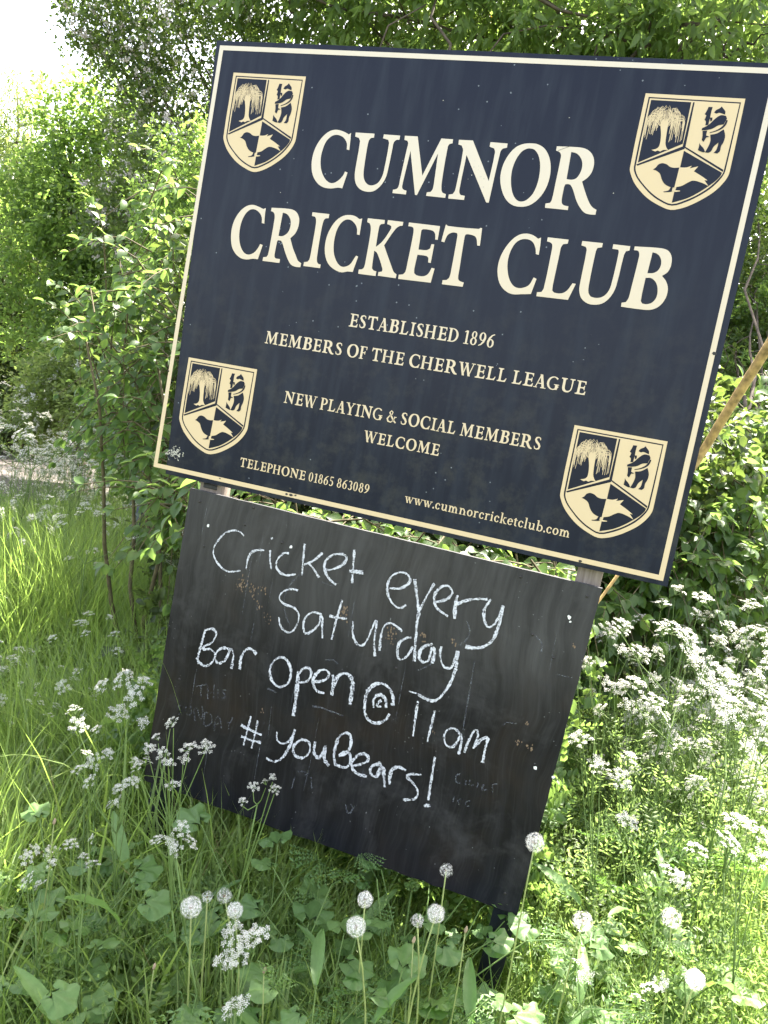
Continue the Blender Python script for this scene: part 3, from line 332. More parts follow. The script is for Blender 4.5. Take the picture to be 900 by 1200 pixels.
CHALK = [[[[3014,11152],[2959,11179],[2903,11207],[2845,11225],[2789,11230],[2733,11226],[2678,11213],[2601,11184],[2527,11147],[2461,11098],[2388,11014],[2326,10920],[2273,10821],[2234,10736],[2206,10648],[2198,10557],[2218,10476],[2258,10401],[2309,10334],[2376,10269],[2452,10214],[2533,10169],[2602,10138],[2675,10118],[2749,10114],[2862,10140],[2972,10181],[3082,10223]],0.8],[[[3236,10303],[3231,10374],[3227,10445],[3229,10516],[3238,10583],[3253,10649],[3279,10711],[3317,10765],[3365,10811],[3421,10847],[3492,10872],[3568,10884],[3644,10897]],0.9],[[[3815,10936],[3830,10845],[3846,10753],[3867,10663],[3889,10597],[3916,10533],[3943,10469]],1],[[[3797,11271],[3818,11227]],1.3],[[[4351,10968],[4307,10968],[4263,10969],[4224,10957],[4170,10915],[4125,10863],[4089,10805],[4062,10744],[4046,10679],[4047,10614],[4069,10554],[4107,10500],[4156,10458],[4220,10423],[4291,10402],[4363,10398],[4457,10419],[4547,10456],[4637,10493]],1],[[[4736,11312],[4743,11195],[4751,11077],[4760,10960],[4775,10807],[4792,10656],[4809,10504]],1],[[[5250,11191],[5189,11111],[5128,11031],[5060,10957],[4980,10893],[4894,10836],[4807,10779]],1],[[[4919,10865],[4989,10810],[5060,10756],[5129,10699],[5180,10654],[5228,10608],[5277,10561]],1.2],[[[5429,10787],[5512,10817],[5595,10846],[5673,10886],[5752,10944],[5823,11012],[5883,11089],[5903,11134],[5910,11185],[5898,11233],[5869,11263],[5827,11280],[5783,11283],[5701,11272],[5621,11248],[5547,11212],[5486,11166],[5434,11109],[5391,11046],[5369,10996],[5357,10943],[5359,10890],[5377,10823],[5407,10760],[5445,10702],[5491,10649],[5542,10602],[5599,10561],[5651,10534],[5707,10513],[5762,10493]],1.1],[[[6068,11465],[6086,11323],[6104,11181],[6121,11038],[6138,10901],[6155,10764],[6171,10627]],1],[[[6043,10902],[6103,10913],[6162,10923],[6222,10933],[6282,10942],[6342,10950],[6401,10958]],1.5],[[[4779,10093],[4714,10096],[4648,10098],[4585,10089],[4511,10059],[4441,10019],[4381,9966],[4337,9909],[4307,9844],[4306,9778],[4343,9721],[4405,9682],[4473,9655],[4568,9641],[4666,9641],[4759,9623],[4828,9585],[4886,9531],[4926,9465],[4941,9385],[4934,9302],[4915,9220],[4888,9136],[4851,9056],[4797,8989],[4750,8963],[4694,8957],[4638,8966],[4576,8990],[4520,9028],[4473,9075],[4435,9140],[4408,9212],[4381,9284]],0.9],[[[5536,9650],[5450,9656],[5364,9662],[5282,9646],[5217,9603],[5164,9543],[5124,9473],[5098,9397],[5087,9316],[5093,9235],[5108,9164],[5139,9098],[5191,9061],[5254,9072],[5311,9118],[5361,9172],[5420,9242],[5470,9320],[5508,9403],[5510,9495],[5500,9591],[5530,9618],[5576,9555],[5584,9460],[5592,9364],[5616,9260],[5641,9156],[5665,9052]],1],[[[6003,10155],[5987,10022],[5970,9889],[5956,9757],[5939,9534],[5925,9310],[5911,9087]],1],[[[5737,9659],[5815,9665],[5893,9670],[5972,9677],[6053,9685],[6135,9694],[6216,9704]],1.3],[[[6392,9689],[6401,9593],[6409,9496],[6430,9402],[6464,9318],[6509,9238],[6568,9171],[6617,9142],[6675,9130],[6728,9142],[6781,9193],[6817,9261],[6844,9333],[6875,9456],[6896,9582],[6922,9707],[6941,9779],[6965,9849],[6985,9853],[7008,9697],[7008,9538],[7018,9379],[7046,9239],[7082,9101],[7118,8963]],0.9],[[[7203,9145],[7189,9275],[7174,9406],[7169,9536],[7172,9620],[7184,9703],[7211,9782],[7243,9828],[7288,9863],[7340,9885],[7392,9888],[7445,9874],[7496,9855],[7560,9827],[7621,9792],[7682,9758]],0.95],[[[7937,9668],[7894,9653],[7851,9639],[7811,9617],[7753,9573],[7700,9522],[7664,9462],[7646,9376],[7647,9286],[7663,9198],[7682,9138],[7714,9084],[7762,9061],[7827,9083],[7881,9136],[7924,9199],[7964,9284],[7992,9377],[8019,9469]],1],[[[8005,10333],[8003,10237],[8002,10140],[8004,10044],[8009,9969],[8017,9894],[8025,9818]],1.2],[[[8031,9849],[8040,9764],[8048,9680],[8058,9595],[8079,9436],[8102,9278],[8124,9119]],1.3],[[[8491,9652],[8423,9620],[8355,9588],[8297,9543],[8250,9475],[8218,9397],[8208,9316],[8224,9248],[8261,9188],[8317,9154],[8378,9161],[8433,9201],[8472,9254],[8487,9394],[8482,9541],[8524,9575],[8581,9469],[8578,9326],[8574,9184]],1.2],[[[8711,9653],[8715,9558],[8719,9464],[8739,9373],[8776,9294],[8827,9224],[8894,9173],[8954,9163],[9016,9178],[9058,9218],[9095,9356],[9105,9501],[9114,9646]],1.1],[[[9141,9654],[9150,9502],[9159,9351],[9159,9200],[9145,9058],[9122,8917],[9089,8778],[9052,8669],[9006,8563],[8951,8461],[8915,8403],[8872,8349],[8820,8307],[8763,8283],[8702,8272],[8640,8272],[8546,8288],[8454,8313],[8362,8339]],1.2],[[[8332,8342],[8141,8351]],0.7],[[[2358,8435],[2342,8272],[2325,8110],[2309,7947],[2296,7838],[2283,7729],[2278,7620],[2286,7564],[2301,7508],[2317,7452]],1.1],[[[2344,8400],[2418,8439],[2492,8479],[2570,8496],[2626,8483],[2674,8447],[2699,8398],[2696,8310],[2666,8223],[2622,8144],[2532,8063],[2429,7993],[2374,7901],[2413,7882],[2508,7926],[2603,7949],[2678,7925],[2744,7882],[2780,7820],[2774,7727],[2733,7637],[2676,7557],[2623,7502],[2558,7460],[2486,7448],[2396,7479],[2315,7537],[2234,7595]],1],[[[3231,8098],[3127,8095],[3023,8091],[2929,8062],[2857,8001],[2805,7921],[2778,7832],[2782,7754],[2812,7681],[2869,7641],[2951,7655],[3025,7708],[3086,7776],[3136,7918],[3170,8070],[3231,8098],[3303,7953],[3305,7769],[3307,7585]],1.1],[[[3541,7650],[3534,7753],[3527,7857],[3530,7960],[3542,8027],[3563,8093],[3595,8152],[3635,8204],[3685,8247],[3743,8267],[3814,8251],[3881,8212],[3949,8173]],1.2],[[[4608,8271],[4554,8223],[4501,8175],[4458,8119],[4424,8045],[4402,7966],[4397,7886],[4411,7797],[4441,7711],[4485,7631],[4532,7578],[4590,7535],[4655,7506],[4710,7496],[4766,7500],[4817,7521],[4883,7572],[4938,7635],[4978,7708],[4998,7789],[5000,7873],[4989,7957],[4967,8035],[4933,8108],[4888,8175],[4846,8219],[4795,8253],[4738,8275],[4685,8278],[4631,8267],[4577,8256]],1.1],[[[5187,8043],[5207,7843],[5227,7644],[5244,7445],[5254,7248],[5260,7050],[5266,6853]],1.6],[[[5183,7827],[5204,7919],[5224,8010],[5261,8094],[5307,8150],[5366,8194],[5433,8208],[5487,8183],[5526,8130],[5543,8068],[5534,7986],[5502,7907],[5452,7841],[5385,7802],[5307,7781],[5228,7760]],1.1],[[[5653,7898],[5745,7927],[5837,7957],[5920,8003],[5974,8059],[6013,8128],[6021,8201],[5988,8249],[5929,8277],[5866,8279],[5796,8249],[5737,8197],[5690,8134],[5649,8057],[5623,7974],[5623,7889],[5653,7810],[5708,7741],[5777,7689],[5845,7671],[5920,7675],[5995,7679]],1.2],[[[6120,8210],[6143,8126],[6166,8042],[6182,7956],[6187,7866],[6186,7775],[6184,7684]],1.3],[[[6172,7941],[6203,8044],[6235,8146],[6284,8238],[6339,8293],[6408,8331],[6483,8342],[6551,8319],[6609,8270],[6652,8209],[6683,8118],[6695,8021],[6702,7923],[6707,7807],[6707,7691],[6708,7575]],1.7],[[[7765,7652],[7745,7585],[7724,7519],[7688,7462],[7614,7397],[7530,7345],[7437,7316],[7352,7316],[7269,7340],[7202,7390],[7144,7484],[7110,7593],[7091,7705],[7079,7823],[7082,7942],[7107,8057],[7153,8156],[7218,8245],[7301,8314],[7385,8345],[7477,8349],[7565,8329],[7638,8284],[7698,8219],[7746,8144],[7777,8061],[7793,7973],[7810,7884]],1.4],[[[7334,7686],[7315,7756],[7297,7827],[7298,7896],[7325,7965],[7370,8024],[7430,8060],[7491,8058],[7550,8028],[7597,7983],[7626,7920],[7638,7849],[7650,7778]],1.2],[[[7485,7938],[7450,7882],[7416,7826],[7409,7768],[7436,7751],[7483,7762],[7530,7773]],1.3],[[[8407,8176],[8414,8021],[8421,7867],[8429,7712],[8437,7567],[8447,7423],[8456,7278]],0.95],[[[8868,8065],[8862,7930],[8856,7796],[8850,7662],[8844,7527],[8838,7392],[8832,7257]],0.95],[[[9621,7650],[9552,7699],[9483,7748],[9407,7771],[9341,7753],[9283,7709],[9242,7651],[9217,7579],[9214,7501],[9229,7426],[9262,7362],[9311,7310],[9374,7283],[9433,7295],[9484,7336],[9525,7388],[9562,7513],[9585,7645],[9619,7661],[9660,7509],[9654,7342],[9648,7176]],1],[[[9770,7254],[9782,7363],[9795,7471],[9818,7577],[9855,7728],[9902,7875],[9969,7894],[10015,7754],[9989,7587],[9963,7419]],0.9],[[[9961,7430],[10034,7566],[10106,7702],[10216,7785],[10261,7744],[10251,7624],[10239,7504],[10243,7384],[10244,7263],[10245,7143]],1.1],[[[7155,10730],[7248,10746],[7342,10762],[7428,10796],[7515,10855],[7591,10928],[7632,11018],[7618,11089],[7566,11149],[7498,11188],[7421,11197],[7342,11180],[7270,11145],[7203,11093],[7148,11027],[7111,10951],[7091,10856],[7091,10757],[7109,10661],[7145,10568],[7199,10483],[7267,10409],[7335,10357],[7413,10321],[7495,10309],[7553,10333],[7601,10381],[7650,10429]],1],[[[7734,11100],[7779,10977],[7823,10854],[7866,10730],[7909,10601],[7950,10471],[7991,10341]],1.3],[[[7991,10341],[8030,10482],[8070,10622],[8112,10762],[8151,10877],[8192,10991],[8234,11106]],1],[[[8344,10676],[8431,10711],[8518,10747],[8596,10796],[8655,10853],[8702,10921],[8716,10995],[8687,11063],[8627,11115],[8556,11138],[8487,11121],[8428,11074],[8379,11016],[8336,10943],[8307,10862],[8300,10779],[8318,10691],[8359,10609],[8417,10540],[8510,10484],[8615,10447],[8720,10411]],1.1],[[[8846,10971],[8847,10867],[8847,10764],[8852,10660],[8863,10573],[8878,10486],[8894,10398]],1.4],[[[8849,10733],[8927,10791],[9005,10849],[9087,10900],[9172,10939],[9259,10971],[9348,10998],[9423,11015],[9499,11026],[9575,11038]],1.2],[[[9659,11058],[9618,10977],[9577,10895],[9555,10808],[9557,10708],[9578,10609],[9614,10515],[9648,10456],[9695,10407],[9750,10398],[9818,10449],[9865,10529],[9899,10615],[9932,10736],[9952,10861],[9972,10986]],1.1],[[[9961,10983],[9967,10876],[9973,10769],[9972,10662],[9962,10496],[9944,10330],[9907,10169],[9866,10078],[9806,9996],[9734,9926],[9656,9875],[9568,9839],[9477,9812],[9413,9803],[9347,9804],[9281,9805]],1.3],[[[4097,6507],[4086,6371],[4076,6235],[4065,6099],[4054,5958],[4042,5817],[4030,5676]],0.8],[[[4311,6444],[4308,6311],[4304,6177],[4299,6044],[4291,5914],[4281,5785],[4272,5656]],0.8],[[[3865,6185],[3970,6167],[4076,6150],[4181,6134],[4284,6122],[4387,6112],[4490,6102]],1.2],[[[3920,5897],[4023,5889],[4126,5882],[4230,5877],[4323,5878],[4417,5883],[4511,5888]],1.2],[[[4895,6319],[4908,6237],[4922,6155],[4959,6088],[5020,6058],[5092,6055],[5160,6075],[5227,6122],[5280,6188],[5321,6261],[5350,6347],[5366,6437],[5381,6528]],0.9],[[[5381,6528],[5372,6399],[5364,6271],[5344,6144],[5307,5999],[5260,5857],[5195,5723],[5134,5638],[5059,5565],[4970,5514],[4893,5506],[4812,5523],[4731,5540]],1.1],[[[5604,6317],[5541,6251],[5477,6186],[5436,6110],[5424,6026],[5438,5942],[5481,5875],[5555,5838],[5643,5834],[5725,5858],[5796,5912],[5848,5987],[5878,6073],[5881,6161],[5860,6248],[5811,6318],[5750,6338],[5677,6327],[5604,6317]],1.1],[[[5981,6370],[5981,6278],[5981,6186],[6002,6099],[6038,6042],[6092,5999],[6151,5991],[6199,6033],[6224,6103],[6243,6174],[6257,6267],[6266,6361],[6282,6371],[6298,6252],[6292,6129],[6307,6010],[6345,5959],[6402,5922],[6459,5885]],1.2],[[[6564,6641],[6550,6495],[6535,6350],[6536,6204],[6559,6114],[6599,6028],[6638,5942]],1.3],[[[6558,6609],[6588,6673],[6618,6738],[6661,6792],[6716,6831],[6779,6855],[6838,6846],[6891,6790],[6919,6713],[6930,6631],[6926,6530],[6904,6429],[6863,6337],[6812,6282],[6747,6242],[6682,6201]],1.1],[[[6679,6218],[6741,6285],[6803,6352],[6878,6384],[6937,6359],[6978,6297],[6997,6226],[6996,6132],[6971,6039],[6916,5969],[6830,5942],[6732,5951],[6634,5959]],1.3],[[[7068,6054],[7159,6103],[7250,6153],[7335,6211],[7391,6257],[7440,6309],[7458,6371],[7432,6422],[7377,6456],[7316,6466],[7246,6445],[7185,6400],[7136,6343],[7087,6259],[7054,6167],[7052,6073],[7086,6006],[7147,5954],[7219,5919],[7310,5904],[7405,5908],[7499,5912]],1.3],[[[7797,6357],[7724,6320],[7650,6283],[7590,6231],[7560,6175],[7548,6111],[7564,6054],[7616,6004],[7686,5977],[7748,5992],[7780,6088],[7780,6206],[7826,6276],[7884,6242],[7911,6142],[7933,6039],[7960,5961],[7982,5882],[8005,5803]],1.4],[[[8118,5906],[8099,6007],[8081,6107],[8082,6207],[8104,6282],[8144,6349],[8202,6396],[8279,6409],[8362,6396],[8444,6383]],1.3],[[[8857,6396],[8730,6369],[8603,6341],[8508,6272],[8523,6219],[8606,6178],[8685,6132],[8750,6077],[8813,6019],[8852,5948],[8858,5874],[8837,5799],[8793,5738],[8709,5690],[8612,5665],[8514,5639]],1.1],[[[9094,6944],[9099,6779],[9105,6613],[9111,6448],[9121,6244],[9131,6040],[9141,5835]],1.1],[[[9066,5649],[9210,5722]],1.2],[[[9149,5737],[9154,5649]],1.2]]
FAINT = [[[2360,6832],[2651,6972]],[[2506,6902],[2551,6619]],[[2710,6952],[2762,6586]],[[2875,7035],[2942,6638]],[[2748,6747],[2913,6831]],[[3027,6935],[3061,6672]],[[3274,6991],[3225,6975],[3176,6960],[3153,6928],[3180,6890],[3234,6862],[3266,6824],[3252,6785],[3214,6752],[3177,6720]],[[1995,6204],[1966,6174],[1938,6145],[1931,6112],[1966,6083],[2018,6067],[2050,6037],[2040,5995],[2007,5958],[1974,5920]],[[2154,6214],[2167,6142],[2181,6070],[2216,6013],[2261,6001],[2312,6016],[2345,6051],[2351,6119],[2333,6190],[2314,6260]],[[2506,5917],[2461,6052],[2416,6188],[2455,6280],[2534,6222],[2591,6067],[2673,6003],[2714,6088],[2673,6221],[2632,6353]],[[2754,6208],[2755,6084],[2756,5960],[2803,5861],[2870,5856],[2942,5914],[2992,5990],[3006,6060],[2992,6134],[2954,6195],[2895,6221],[2823,6221],[2751,6222]],[[3105,5807],[3095,5958],[3086,6110],[3146,6216],[3221,6187],[3269,6058],[3317,5928]],[[3110,5989],[3255,6054]],[[3377,6234],[3420,6193],[3464,6151],[3510,6144],[3549,6189],[3563,6255],[3578,6322]],[[3510,6144],[3520,5968]],[[7099,5034],[7121,4964],[7143,4893],[7182,4834],[7210,4832],[7242,4855],[7274,4878]],[[7213,5091],[7296,4990]],[[7375,5127],[7348,5078],[7321,5029],[7298,4978],[7282,4929],[7270,4879],[7258,4829]],[[9791,6725],[9754,6702],[9716,6679],[9692,6647],[9684,6593],[9692,6538],[9718,6491],[9751,6479],[9791,6486],[9832,6493]],[[9948,6601],[9954,6486]],[[10036,6641],[10033,6592],[10030,6543],[10047,6504],[10076,6502],[10108,6524],[10141,6547]],[[10236,6636],[10244,6510]],[[10374,6651],[10366,6600],[10359,6548],[10375,6507],[10406,6504],[10442,6528],[10478,6552]],[[10625,6519],[10607,6577],[10589,6635],[10590,6693],[10612,6721],[10651,6737],[10689,6754]],[[9741,6123],[9741,5976]],[[9932,6115],[9900,6098],[9869,6080],[9852,6054],[9860,6019],[9883,5987],[9907,5954]],[[10136,6148],[10105,6128],[10074,6107],[10053,6080],[10050,6046],[10061,6013],[10083,5990],[10109,5988],[10136,6002],[10163,6017]],[[8246,8919],[8316,8965],[8386,9012],[8452,9063],[8511,9123],[8564,9188],[8618,9253]],[[9188,10405],[9235,10343],[9282,10280],[9312,10211],[9316,10131],[9302,10051],[9275,9974],[9238,9911],[9189,9853],[9141,9796]],[[10538,8168],[10555,8207],[10572,8245],[10599,8272],[10676,8296],[10757,8305],[10838,8315]],[[4782,10575],[4695,10448],[4608,10320],[4534,10185],[4487,10061],[4455,9931],[4446,9800],[4463,9663],[4502,9530],[4555,9401],[4607,9311],[4671,9227],[4735,9143]],[[5381,10449],[5698,10436]],[[4417,7364],[4675,7332]],[[5849,8529],[5919,8552],[5988,8576],[6059,8586],[6108,8572],[6153,8544],[6199,8516]],[[5710,7273],[6056,7300]],[[6125,7272],[6571,7251]],[[5746,7252],[5850,7265],[5955,7278],[6060,7283],[6241,7276],[6422,7262],[6603,7248]],[[4417,7364],[4654,7338]],[[5606,5290],[5571,4965]],[[5640,5457],[5733,5484],[5827,5510],[5921,5516],[5927,5497],[5900,5461],[5873,5426]],[[6035,5428],[6133,5087]],[[11486,9713],[11859,9738]],[[10824,10504],[10897,10446],[10971,10389],[11031,10320],[11048,10267],[11050,10209],[11051,10151]]]


# ------------------------------------------------------------------ ground and lane
gx = np.concatenate([np.linspace(-400, -9, 14)[:-1], np.linspace(-9, 7, 81), np.linspace(7, 400, 14)[1:]])
gy = np.concatenate([np.linspace(-400, -4, 12)[:-1], np.linspace(-4, 14, 91), np.linspace(14, 600, 14)[1:]])
XX, YY = np.meshgrid(gx, gy)
near = np.clip(1 - np.maximum(np.abs(XX) - 8, 0) / 20, 0, 1)
V = np.stack([XX, YY, gz(XX, YY) * near], -1).reshape(-1, 3)
nx, ny = len(gx), len(gy)
ii, jj = np.meshgrid(np.arange(nx - 1), np.arange(ny - 1)); a = (jj * nx + ii).ravel()
tag(obj('ground', mesh_np('ground', V, np.stack([a, a + 1, a + nx + 1, a + nx], -1), M['ground'], smooth=True)), kind='structure')
def gpt(px, py):
    d = FWD + RIGHT * (px - 450) / FPX - UP * (py - 600) / FPX; return (CAM + d * (-CAM[2] / d[2]))[:2]
A0, A1 = gpt(0, 530), gpt(115, 547)
dr = np.array([0.86, 0.51]); dr /= np.linalg.norm(dr); nn = np.array([dr[1], -dr[0]])
vs = []
ts = np.linspace(-40, 40, 161)
for t in ts:
    for k in range(9):
        w = k / 8 * 5.6 + .12 * math.sin(t * 1.7) * (k == 8)
        p = A0 + dr * t + nn * w; cr = .05 * math.sin(math.pi * k / 8)
        vs.append((p[0], p[1], float(gz(p[0], p[1])) * .0 + .045 + cr))
f = [(i*9+k, i*9+k+1, (i+1)*9+k+1, (i+1)*9+k) for i in range(160) for k in range(8)]
tag(obj('lane', mesh_np('lane', vs, f, M['road'], smooth=True)), kind='structure')
LANE_C = A0 + nn * 2.8

def on_lane(x, y, pad=0.0):
    d = (np.asarray(x) - LANE_C[0]) * nn[0] + (np.asarray(y) - LANE_C[1]) * nn[1]
    return np.abs(d) < 2.8 + pad

# ------------------------------------------------------------------ the sign
sign = empty('club_sign', (0.67, 0.04, 0), 'large navy club notice board with cream lettering, hand-chalked blackboard bolted below it on two posts', 'sign')
SO = np.array([0.67, 0.04, 0.0])
def sobj(name, me, parent=None):
    o = obj(name, me); o.parent = parent or sign
    if parent is None: o.location = (-SO[0], -SO[1], -SO[2])
    return o
def slab(name, outline, y0, y1, mats, mfront=0, medge=1):
    n = len(outline); mb = MB()
    tris = tessellate_polygon([[Vector((x, z, 0)) for x, z in outline]])
    Vf = [(x, y0, z) for x, z in outline]; Vb = [(x, y1, z) for x, z in outline]
    mb.add(Vf, tris, mfront); mb.add(Vb, [t[::-1] for t in tris], medge)
    mb.add(Vf + Vb, [(i, (i+1) % n, n + (i+1) % n, n + i) for i in range(n)], medge)
    return mb.mesh(name, mats)
def jitter_edge(a, b, n, amp):
    out = []
    for i in range(n):
        t = i / n
        out.append((a[0] + (b[0]-a[0])*t + random.uniform(-amp, amp)*(i > 0), a[1] + (b[1]-a[1])*t + random.uniform(-amp, amp)*(i > 0)))
    return out
# upper board: cream border band printed on it
bo = jitter_edge((-.012, 2.352), (1.348, 2.350), 26, .0006) + [(1.348, 2.350)] + jitter_edge((1.3425, 1.2285), (-.0115, 1.2285), 26, .0007)
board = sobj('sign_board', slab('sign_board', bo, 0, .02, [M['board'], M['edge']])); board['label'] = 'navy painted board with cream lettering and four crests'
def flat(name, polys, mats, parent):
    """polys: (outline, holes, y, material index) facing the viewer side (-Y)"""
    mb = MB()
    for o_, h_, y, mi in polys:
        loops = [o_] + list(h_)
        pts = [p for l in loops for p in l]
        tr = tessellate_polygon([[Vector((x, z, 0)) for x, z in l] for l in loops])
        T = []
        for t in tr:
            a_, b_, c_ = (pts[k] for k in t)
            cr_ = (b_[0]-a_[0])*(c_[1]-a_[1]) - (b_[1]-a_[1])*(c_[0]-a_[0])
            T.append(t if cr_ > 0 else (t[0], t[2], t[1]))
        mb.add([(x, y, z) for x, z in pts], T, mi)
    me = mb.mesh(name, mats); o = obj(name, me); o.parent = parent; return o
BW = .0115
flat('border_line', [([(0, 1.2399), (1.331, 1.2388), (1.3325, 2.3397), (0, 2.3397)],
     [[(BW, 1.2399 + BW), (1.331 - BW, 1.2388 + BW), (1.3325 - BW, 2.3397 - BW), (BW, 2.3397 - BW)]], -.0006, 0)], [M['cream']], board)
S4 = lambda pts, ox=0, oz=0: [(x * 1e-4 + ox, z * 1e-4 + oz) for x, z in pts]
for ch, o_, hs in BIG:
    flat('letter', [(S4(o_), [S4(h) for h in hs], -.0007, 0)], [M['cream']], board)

# small lettering: glyphs from strokes, 100 units of capital height
def P_(*p): return ('p', list(p))
def stem(x, w=17, y0=0, y1=100, sb=True, st=True, s=8):
    r = [P_((x, y0), (x+w, y0), (x+w, y1), (x, y1))]
    if sb: r.append(P_((x-s, y0), (x+w+s, y0), (x+w+s, y0+6), (x-s, y0+6)))
    if st: r.append(P_((x-s, y1-6), (x+w+s, y1-6), (x+w+s, y1), (x-s, y1)))
    return r
def diag(x0, y0, x1, y1, w): return P_((x0, y0), (x0+w, y0), (x1+w, y1), (x1, y1))
def arc(cx, cy, rx, ry, a0, a1, tk=16, tn=7, n=14):
    pts = []
    for i in range(n + 1):
        a = rad(a0 + (a1 - a0) * i / n); w = tn + (tk - tn) * abs(math.cos(a)) ** 1.3
        pts.append((cx + (rx - w/2) * math.cos(a), cy + (ry - w/2) * math.sin(a), w))
    return ('s', pts)
def bar(x0, y0, x1, y1): return P_((x0, y0), (x1, y0), (x1, y1), (x0, y1))
GL = {}
GL['A'] = (84, [diag(8,0,38,98,7), diag(58,0,33,100,18), bar(22,30,58,37), bar(-2,0,24,6), bar(48,0,86,6)])
GL['D'] = (86, stem(10) + [arc(34,50,46,50,92,-92), bar(20,93,38,100), bar(20,0,38,7)])
GL['F'] = (62, stem(10) + [bar(20,93,58,100), bar(52,74,58,96), bar(22,47,44,54), bar(42,38,48,64)])
GL['G'] = (90, [arc(46,50,46,50,48,335), bar(62,4,78,42), bar(52,38,88,44)])
GL['H'] = (98, stem(10) + stem(66) + [bar(20,47,70,54)])
GL['P'] = (68, stem(10) + [arc(34,72,32,28,92,-92), bar(20,93,36,100), bar(20,44,36,51)])
GL['S'] = (62, [('s', [(50,76,5),(46,92,8),(32,96,9),(16,90,13),(12,76,16),(22,60,18),(40,46,18),(50,28,16),(46,11,13),(30,4,9),(14,9,8),(8,26,5)])])
GL['W'] = (122, [diag(32,0,4,100,17), diag(32,0,54,97,7), diag(76,0,46,100,17), diag(78,0,104,98,7), bar(-4,94,28,100), bar(40,94,68,100), bar(92,94,122,100)])
GL['Y'] = (84, [diag(32,48,4,100,17), diag(36,48,66,98,8), bar(33,0,50,54), bar(22,0,62,6), bar(-3,94,30,100), bar(54,94,84,100)])
GL['&'] = (92, [('s', [(88,3,10),(66,22,14),(40,54,14),(24,80,12),(36,96,8),(50,86,9),(46,68,8),(24,50,9),(10,28,14),(20,8,13),(44,3,9),(64,20,8),(78,50,6)]), bar(66,46,90,52)])
GL['0'] = (60, [arc(28,50,25,50,0,360,14,6,22)]); GL['1'] = (46, [bar(18,0,32,98), bar(6,0,44,6), P_((6,84),(20,88),(20,100),(4,88))])
GL['3'] = (56, [arc(26,74,21,26,150,-85,14,7), arc(26,27,24,28,85,-150,15,7)])
GL['5'] = (56, [bar(14,90,48,100), bar(12,52,18,96), arc(24,30,26,31,112,-140,15,7)])
GL['6'] = (60, [arc(29,30,25,31,0,360,14,6,20), ('s', [(52,97,5),(34,88,10),(18,66,14),(10,40,15),(11,24,14)])])
GL['8'] = (60, [arc(29,75,20,26,0,360,12,6,18), arc(29,27,25,28,0,360,14,6,18)])
GL['9'] = (60, [arc(29,70,25,31,0,360,14,6,20), ('s', [(6,3,5),(24,12,10),(40,34,14),(48,60,15),(47,76,14)])])
GL['.'] = (24, [arc(12,8,9,9,0,360,9,9,10)])
lc = GL['lc'] = {}
GL['c'] = (58, [arc(30,31,27,32,48,325,15,7), arc(46,48,7,7,0,360,7,7,8)])
GL['u'] = (78, [bar(12,14,26,62), bar(2,56,26,62), arc(33,22,21,23,180,340,14,8), bar(50,0,64,62), bar(40,56,64,62), bar(60,0,74,6)])
GL['n'] = (78, stem(10,14,0,62,True,False,7) + [bar(2,56,24,62), arc(36,40,22,23,175,0,14,8), bar(50,0,64,42), bar(42,0,72,6)])
GL['m'] = (112, stem(10,14,0,62,True,False,6) + [bar(2,56,24,62), arc(34,40,20,23,175,0,14,8), bar(44,0,58,42), bar(37,0,65,6), arc(68,40,20,23,175,0,14,8), bar(79,0,93,42), bar(72,0,101,6)])
GL['o'] = (66, [arc(32,31,29,32,0,360,15,7,20)])
GL['r'] = (54, stem(10,14,0,62,True,False,7) + [bar(2,56,24,62), arc(38,44,18,19,160,40,12,9)])
GL['i'] = (36, stem(10,14,0,62,True,False,7) + [bar(2,56,24,62), arc(17,82,8,8,0,360,8,8,10)])
GL['k'] = (72, stem(10,14,0,100,True,False,7) + [bar(2,94,24,100), diag(24,28,44,58,8), diag(50,0,26,34,14), bar(38,56,64,62), bar(46,0,74,6)])
GL['e'] = (60, [arc(31,31,28,32,0,320,15,7,18), bar(14,32,52,38)])
GL['t'] = (44, [bar(12,10,26,74), bar(2,56,40,62), arc(30,16,17,17,180,300,13,8), P_((12,62),(26,62),(26,80))])
GL['l'] = (36, stem(10,14,0,100,True,False,7) + [bar(2,94,24,100)])
GL['b'] = (72, [bar(10,3,24,100), bar(2,94,24,100), arc(38,31,29,32,120,-125,15,7)])
GL['w'] = (98, [diag(26,0,4,62,14), diag(26,0,42,60,6), diag(58,0,36,62,14), diag(60,0,82,60,6), bar(-3,56,26,62), bar(32,56,56,62), bar(72,56,98,62)])
del GL['lc']
for ch, o_, hs in BIG:      # the capitals of the large lines serve the small lines too
    if ch in GL: continue
    xs = [p[0] for p in o_]; x0, x1 = min(xs), max(xs)
    zs = sorted(p[1] for p in o_); z0 = 20135 if zs[-1] > 20000 else 18165
    sc = 100 / 1345
    tr = lambda l: [((x - x0) * sc * 1.12 + 4, (z - z0) * sc) for x, z in l]
    GL[ch] = ((x1 - x0) * sc * 1.12 + 8, [('h', tr(o_), [tr(h) for h in hs])])
def strip_poly(pts):
    p = np.array([q_[:2] for q_ in pts], float); w = np.array([q_[2] for q_ in pts], float) / 2
    t = np.gradient(p, axis=0); t /= np.linalg.norm(t, axis=1)[:, None] + 1e-9; nrm = np.stack([-t[:, 1], t[:, 0]], 1)
    return p + nrm * w[:, None], p - nrm * w[:, None]
